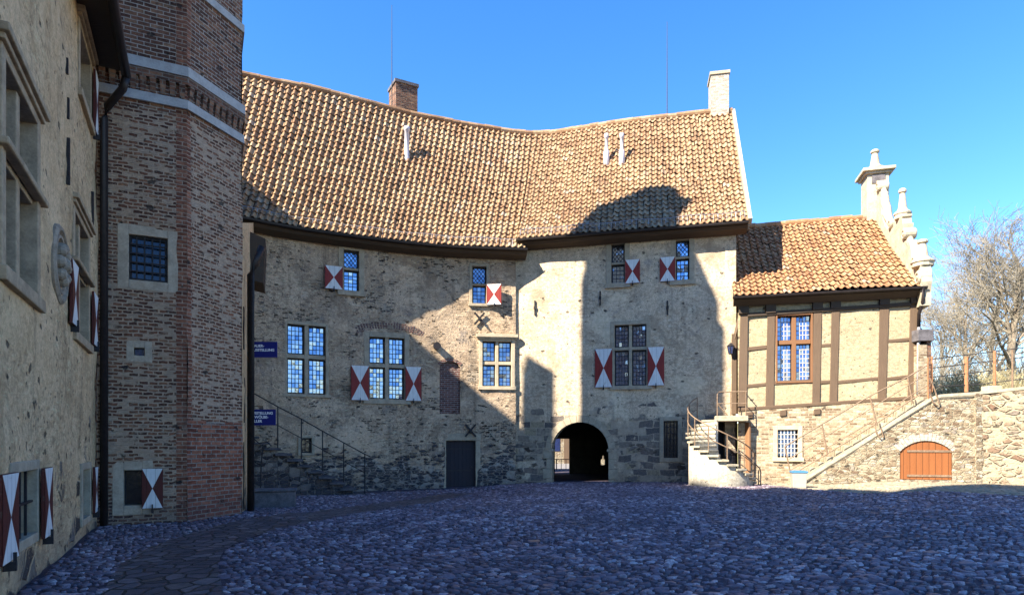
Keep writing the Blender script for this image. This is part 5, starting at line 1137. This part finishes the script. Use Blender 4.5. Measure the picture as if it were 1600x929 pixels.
# brick pier with slab and finial behind the stair head
gpD = 22.0; px_ = lambda x: (x - CX) * gpD / F; pz_ = lambda y: EYE + (HY - y) * gpD / F; gp = thing('garden_pier', 'plastered brick pier with dark slab and stub finial behind the stair head', 'pier', (px_(1452), gpD + .6, 3))
X1 = (Vector((0, gpD + .25, 0)), Vector((1, 0, 0)), Vector((0, 1, 0)), Vector((0, 0, 1)))
m = MB(); m.box(X1, px_(1442), px_(1456), 0, .8, 1.5, pz_(536)); m.build('pier_body', M['base_brick'], gp); m = MB(); m.box(X1, px_(1456) + .003, px_(1463), .02, .8, 1.5, pz_(528)); m.build('brick_edge', M['dark_brick'], gp)
m = MB(); m.box(X1, px_(1439), px_(1464), -.1, .9, pz_(531), pz_(513)); m.build('slab', M['dark_stone'], gp, bevel=.02); m = MB(); m.lathe((px_(1452), gpD + .6, pz_(513)), [(.12, 0), (.12, .08), (.075, .14), (.06, .3), (.09, .34), (.07, .4), (.001, .44)], 10); m.build('finial', M['dark_stone'], gp)
# terrace behind the wall
m = MB(); ter = [tuple(CS.pt(CS.u(1450), 0, -1.1))[:2], tuple(CS.pt(CS.L, 0, -.25))[:2], tuple(CS2.pt(CS2.L, 0, -.25))[:2], (40, 14), (70, 60), (17, 60), (t1.x + 1.2, t1.y + 4)]
m.face([(x, y, 2.95) for x, y in ter]); 
for a, b in zip(ter, ter[1:] + ter[:1]): m.face([(a[0], a[1], -1.4), (b[0], b[1], -1.4), (b[0], b[1], 2.95), (a[0], a[1], 2.95)])
struct(m.build('terrace', M['grass'], fix=True))
# litter bin
bx, by = gpx(1248, 762); bz = float(gz(bx, by)); fr = (Vector((bx, by, bz)), Vector((.97, -.22, 0)).normalized(), Vector((.22, .97, 0)).normalized(), Vector((0, 0, 1)))
m = MB(); m.hexa([fr[0] + fr[1] * a + fr[2] * b + fr[3] * c for a, b, c in ((-.20, -.16, .01), (.20, -.16, .01), (.20, .16, .01), (-.20, .16, .01), (-.23, -.19, .52), (.23, -.19, .52), (.23, .19, .52), (-.23, .19, .52))])
bn = m.build('litter_bin', M['bin'], None, bevel=.02); tag(bn, 'small pale grey litter bin with blue bag at the foot of the straight stair', 'bin')
m = MB(); m.box(fr, -.245, .245, -.205, .205, .50, .56); m.box(fr, -.19, .19, -.15, .15, .56, .575); m.build('bin_bag', M['bag'], bn, bevel=.015)
m = MB(); x, y = gpx(1216, 752); fr = (Vector((x, y + .2, float(gz(x, y)))), TD, TI, Vector((0, 0, 1))); m.box(fr, -.45, .42, -.25, .4, -.1, .09); o = m.build('stone_slab', M['tread_lit'], None, bevel=.02); tag(o, 'low worn stone slab lying below the barred window of the timber house', 'stone slab')

# ================================================================== COBBLES
pathP = np.array(PATH); strip = np.array(STR)
solid = [[tuple(K(20, 2, 0))[:2], tuple(K(20, -.05, 0))[:2], tuple(K(0, -.05, 0))[:2], tuple(K(0, 4, 0))[:2]], [tuple(v)[:2] for v in V8]]
def keep_main(x, y):
    k = in_frame(x, y) & ~inpoly(x, y, pathP) & ~inpoly(x, y, strip) & (y < 26.2 - .03 * (x - 2.7) ** 2)
    for s_ in solid: k &= ~inpoly(x, y, s_)
    return k
cobbles('cobblestones', (-9, 17, 5, 26), .125, .098, M['cobble'], .021, 3, keep_main, fill=.41)
cobbles('sunlit_cobbles', (7.5, 20, 17, 26), .15, .12, M['cobble_sunlit'], .022, 4, lambda x, y: in_frame(x, y) & inpoly(x, y, strip) & (y < 25))  # cobbles of the sunlit strip, coloured warm for the sunlight
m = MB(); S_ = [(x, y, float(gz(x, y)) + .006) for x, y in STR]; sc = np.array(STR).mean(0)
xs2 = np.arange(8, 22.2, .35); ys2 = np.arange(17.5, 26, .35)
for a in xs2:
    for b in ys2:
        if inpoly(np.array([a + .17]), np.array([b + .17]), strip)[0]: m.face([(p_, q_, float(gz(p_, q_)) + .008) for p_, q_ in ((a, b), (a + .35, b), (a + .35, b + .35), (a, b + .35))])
g = N('sunlit_grit'); p = g.pos(); M['grit'] = g.done(g.ramp(g.noise(p, 14, 6, .75), [(.3, (.20, .16, .11)), (.65, (.31, .26, .185))]), .95, g.noise(p, 60, 3), .6, .01)  # warm bed under the sunlit cobbles, sunlight painted into its colour
struct(m.build('sunlit_strip', M['grit']))

# ================================================================== BEYOND THE GATE
br = thing('bridge_railing', 'dark iron railing seen through the gateway', 'railing', (3.2, 39, -.3)); m = MB()
for z in (.05, .85): m.tube([(1.5, 39, -.3 + z), (5.2, 39, -.3 + z)], .025, 6)
m.build('railing', M['iron'], br)
for k in range(13): m = MB(); m.tube([(1.55 + k * .29, 39, -.35), (1.55 + k * .29, 39, .56)], .02 if k % 4 else .035, 6); m.build('railing_bar', M['iron'], br)
m = MB(); m.box((Vector((0, 34.2, 0)), Vector((1, 0, 0)), Vector((0, 1, 0)), Vector((0, 0, 1))), .2, 6.5, 0, 22, -1.3, -.28); o = m.build('bridge_deck', M['tread'], None); struct(o)
fhh = thing('outer_house', 'sunlit ochre brick house framed by the gateway', 'house', (5, 56, 0)); X2 = (Vector((0, 56, 0)), Vector((1, 0, 0)), Vector((0, 1, 0)), Vector((0, 0, 1)))
m = MB(); m.box(X2, -4, 14, 0, 8, -1.4, 5.5); g_ = m.build('wall', M['retaining'], fhh); m = MB(); m.prism((Vector((5, 0, 0)), Vector((0, 1, 0)), Vector((1, 0, 0)), Vector((0, 0, 1))), [(55.5, 5.4), (64.5, 5.4), (60, 9.5)], -9.3, 9.3); m.build('roof', M['tile_new'], fhh, fix=True)
for x in (3.2, 6.0): m = MB(); m.box(X2, x, x + 1.0, -.04, .02, .8, 2.4); m.build('window', M['glass_dark'], fhh)
m = MB(); m.box(X2, 4.55, 5.35, -.05, .02, -.3, 1.9); m.build('door', M['timber'], fhh)

# ================================================================== BARE TREES AND BRUSH
def bark(name, a, b): n = N(name); p = n.pos(); f = n.noise(p, 2.5, 5, .7); return n.done(n.ramp(f, [(.3, a), (.7, b)]), .9, n.noise(p, 14, 4), .6, .02)
M['bark'] = bark('grey_bark', (.12, .095, .07), (.27, .22, .165)); M['twig'] = bark('winter_twigs', (.15, .13, .10), (.31, .27, .21)); M['brush'] = bark('dry_brush', (.26, .22, .12), (.44, .38, .23))
def bare_tree(base, H, seed, lean=0, levels=4, spread=1.0, r0=None, kids=(8, 7, 6, 5), label='', group='bare trees beyond the retaining wall', twig=.008):
    r = random.Random(seed); tr_, cr_ = MB(), MB(); Z = Vector((0, 0, 1))
    def rv(): return Vector((r.gauss(0, 1), r.gauss(0, 1), r.gauss(0, 1)))
    def grow(p, d, L, rad, lv):
        n = 5 if lv < 2 else (4 if lv == 2 else 3); pts = [p]; rs = [rad]
        for i in range(n):
            d = (d + rv() * (.10 if lv == 0 else .17) + Z * (.04 if lv else .05)).normalized(); pts.append(pts[-1] + d * (L / n)); rs.append(max(twig * .55, rad * (1 - (i + 1) / n * (.6 if lv == 0 else .75))))
        (tr_ if lv < 2 else cr_).tube(pts, rs, (9, 6, 4, 3, 3)[lv], 0, cap=False)
        if lv >= levels: return
        nk = kids[lv]
        for k in range(nk):
            t = (.28 + .72 * (k + r.random() * .8) / nk) if lv == 0 else (.18 + .82 * (k + r.random()) / nk); t = min(t, .999); i = int(t * n); q = pts[i].lerp(pts[i + 1], t * n - i); dd = (pts[i + 1] - pts[i]).normalized()
            s_ = dd.cross(rv()).normalized(); an = R(r.uniform(28, 62)) * spread; nd = (dd * math.cos(an) + s_ * math.sin(an) + Z * .12).normalized()
            grow(q, nd, L * r.uniform(.42, .66) * (1.1 - .45 * t if lv == 0 else 1), max(twig, rs[i] * r.uniform(.45, .62)), lv + 1)
    root = thing('bare_tree', label, 'tree', base, group)
    grow(Vector(base), Vector((lean, 0, 1)).normalized(), H * .72, r0 or H * .024, 0)
    tr_.build('trunk', M['bark'], root, smooth=True); cr_.build('crown', M['twig'], root)
tpx = lambda px, D, z=2.9: (px_at(px, D), D, z)
bare_tree(tpx(1590, 31), 10.6, 3, -.08, 4, 1.05, .24, (13, 9, 7, 6), 'largest bare tree with wide dark limbs at the right edge', twig=.010)
bare_tree(tpx(1510, 40), 9.6, 8, .03, 4, .85, .2, (10, 8, 6, 5), 'slender pale bare tree standing just right of the stone gable, left of the largest tree', twig=.011)
bare_tree(tpx(1555, 46), 12.8, 14, -.02, 4, .85, .24, (10, 8, 6, 5), 'bare tree rising behind and between the largest tree and the slender pale one', twig=.012)
bare_tree(tpx(1473, 44), 9.0, 21, .02, 4, .8, .15, (9, 7, 6, 4), 'small thin bare tree nearest to the stone gable', twig=.011)
bare_tree(tpx(1635, 42), 12, 33, -.05, 4, .9, .26, (10, 8, 6, 5), 'bare tree mostly cut by the right edge, behind the largest tree', twig=.012)
def brush(base, h, wd, seed, n, label):
    r = random.Random(seed); m = MB()
    for i in range(n):
        p = Vector(base) + Vector((r.uniform(-wd, wd), r.uniform(-wd * .6, wd * .6), 0)); d = Vector((r.gauss(0, .35), r.gauss(0, .35), 1)).normalized(); L = h * r.uniform(.5, 1.1); pts = [p]
        for k in range(4): d = (d + Vector((r.gauss(0, .22), r.gauss(0, .22), -.02 * k))).normalized(); pts.append(pts[-1] + d * L / 4)
        m.tube(pts, [.016, .014, .011, .009, .006], 3, 0, cap=False)
        for k in range(5):
            q = pts[r.randint(1, 3)]; e = (d + Vector((r.gauss(0, .8), r.gauss(0, .8), r.gauss(.1, .4)))).normalized(); m.tube([q, q + e * L * .18, q + e * L * .3 + Vector((0, 0, -.03))], [.008, .007, .005], 3, 0, cap=False)
    o = m.build('dry_shrub', M['brush']); tag(o, label, 'shrub', 'dry shrubs behind the iron fence')
for i, (px, D, h, wd, lb) in enumerate(((1480, 27, 1.9, 1.3, 'dry tangled shrub behind the fence next to the brick pier'), (1512, 26, 1.6, 1.2, 'dry tangled shrub behind the thick rusty fence post'), (1545, 27, 2.0, 1.4, 'dry tangled shrub behind the fence, between the thick post and the largest tree'), (1582, 26, 1.7, 1.3, 'dry tangled shrub in front of the trunk of the largest tree'), (1610, 27, 2.1, 1.3, 'dry tangled shrub cut by the right edge of the view'))):
    brush((px_at(px, D), D, 2.9), h, wd, 70 + i, 100, lb)
def thicket():
    r = random.Random(5); m = MB()
    for i in range(900):
        D = r.uniform(34, 52); p = Vector((px_at(r.uniform(1430, 1680), D), D, 2.9)); d = Vector((r.gauss(0, .3), r.gauss(0, .3), 1)).normalized(); L = r.uniform(2, 5.5); pts = [p]
        for k in range(4): d = (d + Vector((r.gauss(0, .2), r.gauss(0, .2), 0))).normalized(); pts.append(pts[-1] + d * L / 4)
        m.tube(pts, [.025, .02, .016, .012, .008], 3, 0, cap=False)
        for k in range(4): q = pts[r.randint(1, 3)]; e = (d + Vector((r.gauss(0, .7), r.gauss(0, .7), r.gauss(.2, .4)))).normalized(); m.tube([q, q + e * L * .25], [.012, .008], 3, 0, cap=False)
    o = m.build('thicket', M['twig']); o['kind'] = 'stuff'; o['label'] = 'bare woodland thicket far behind the fence'
thicket()
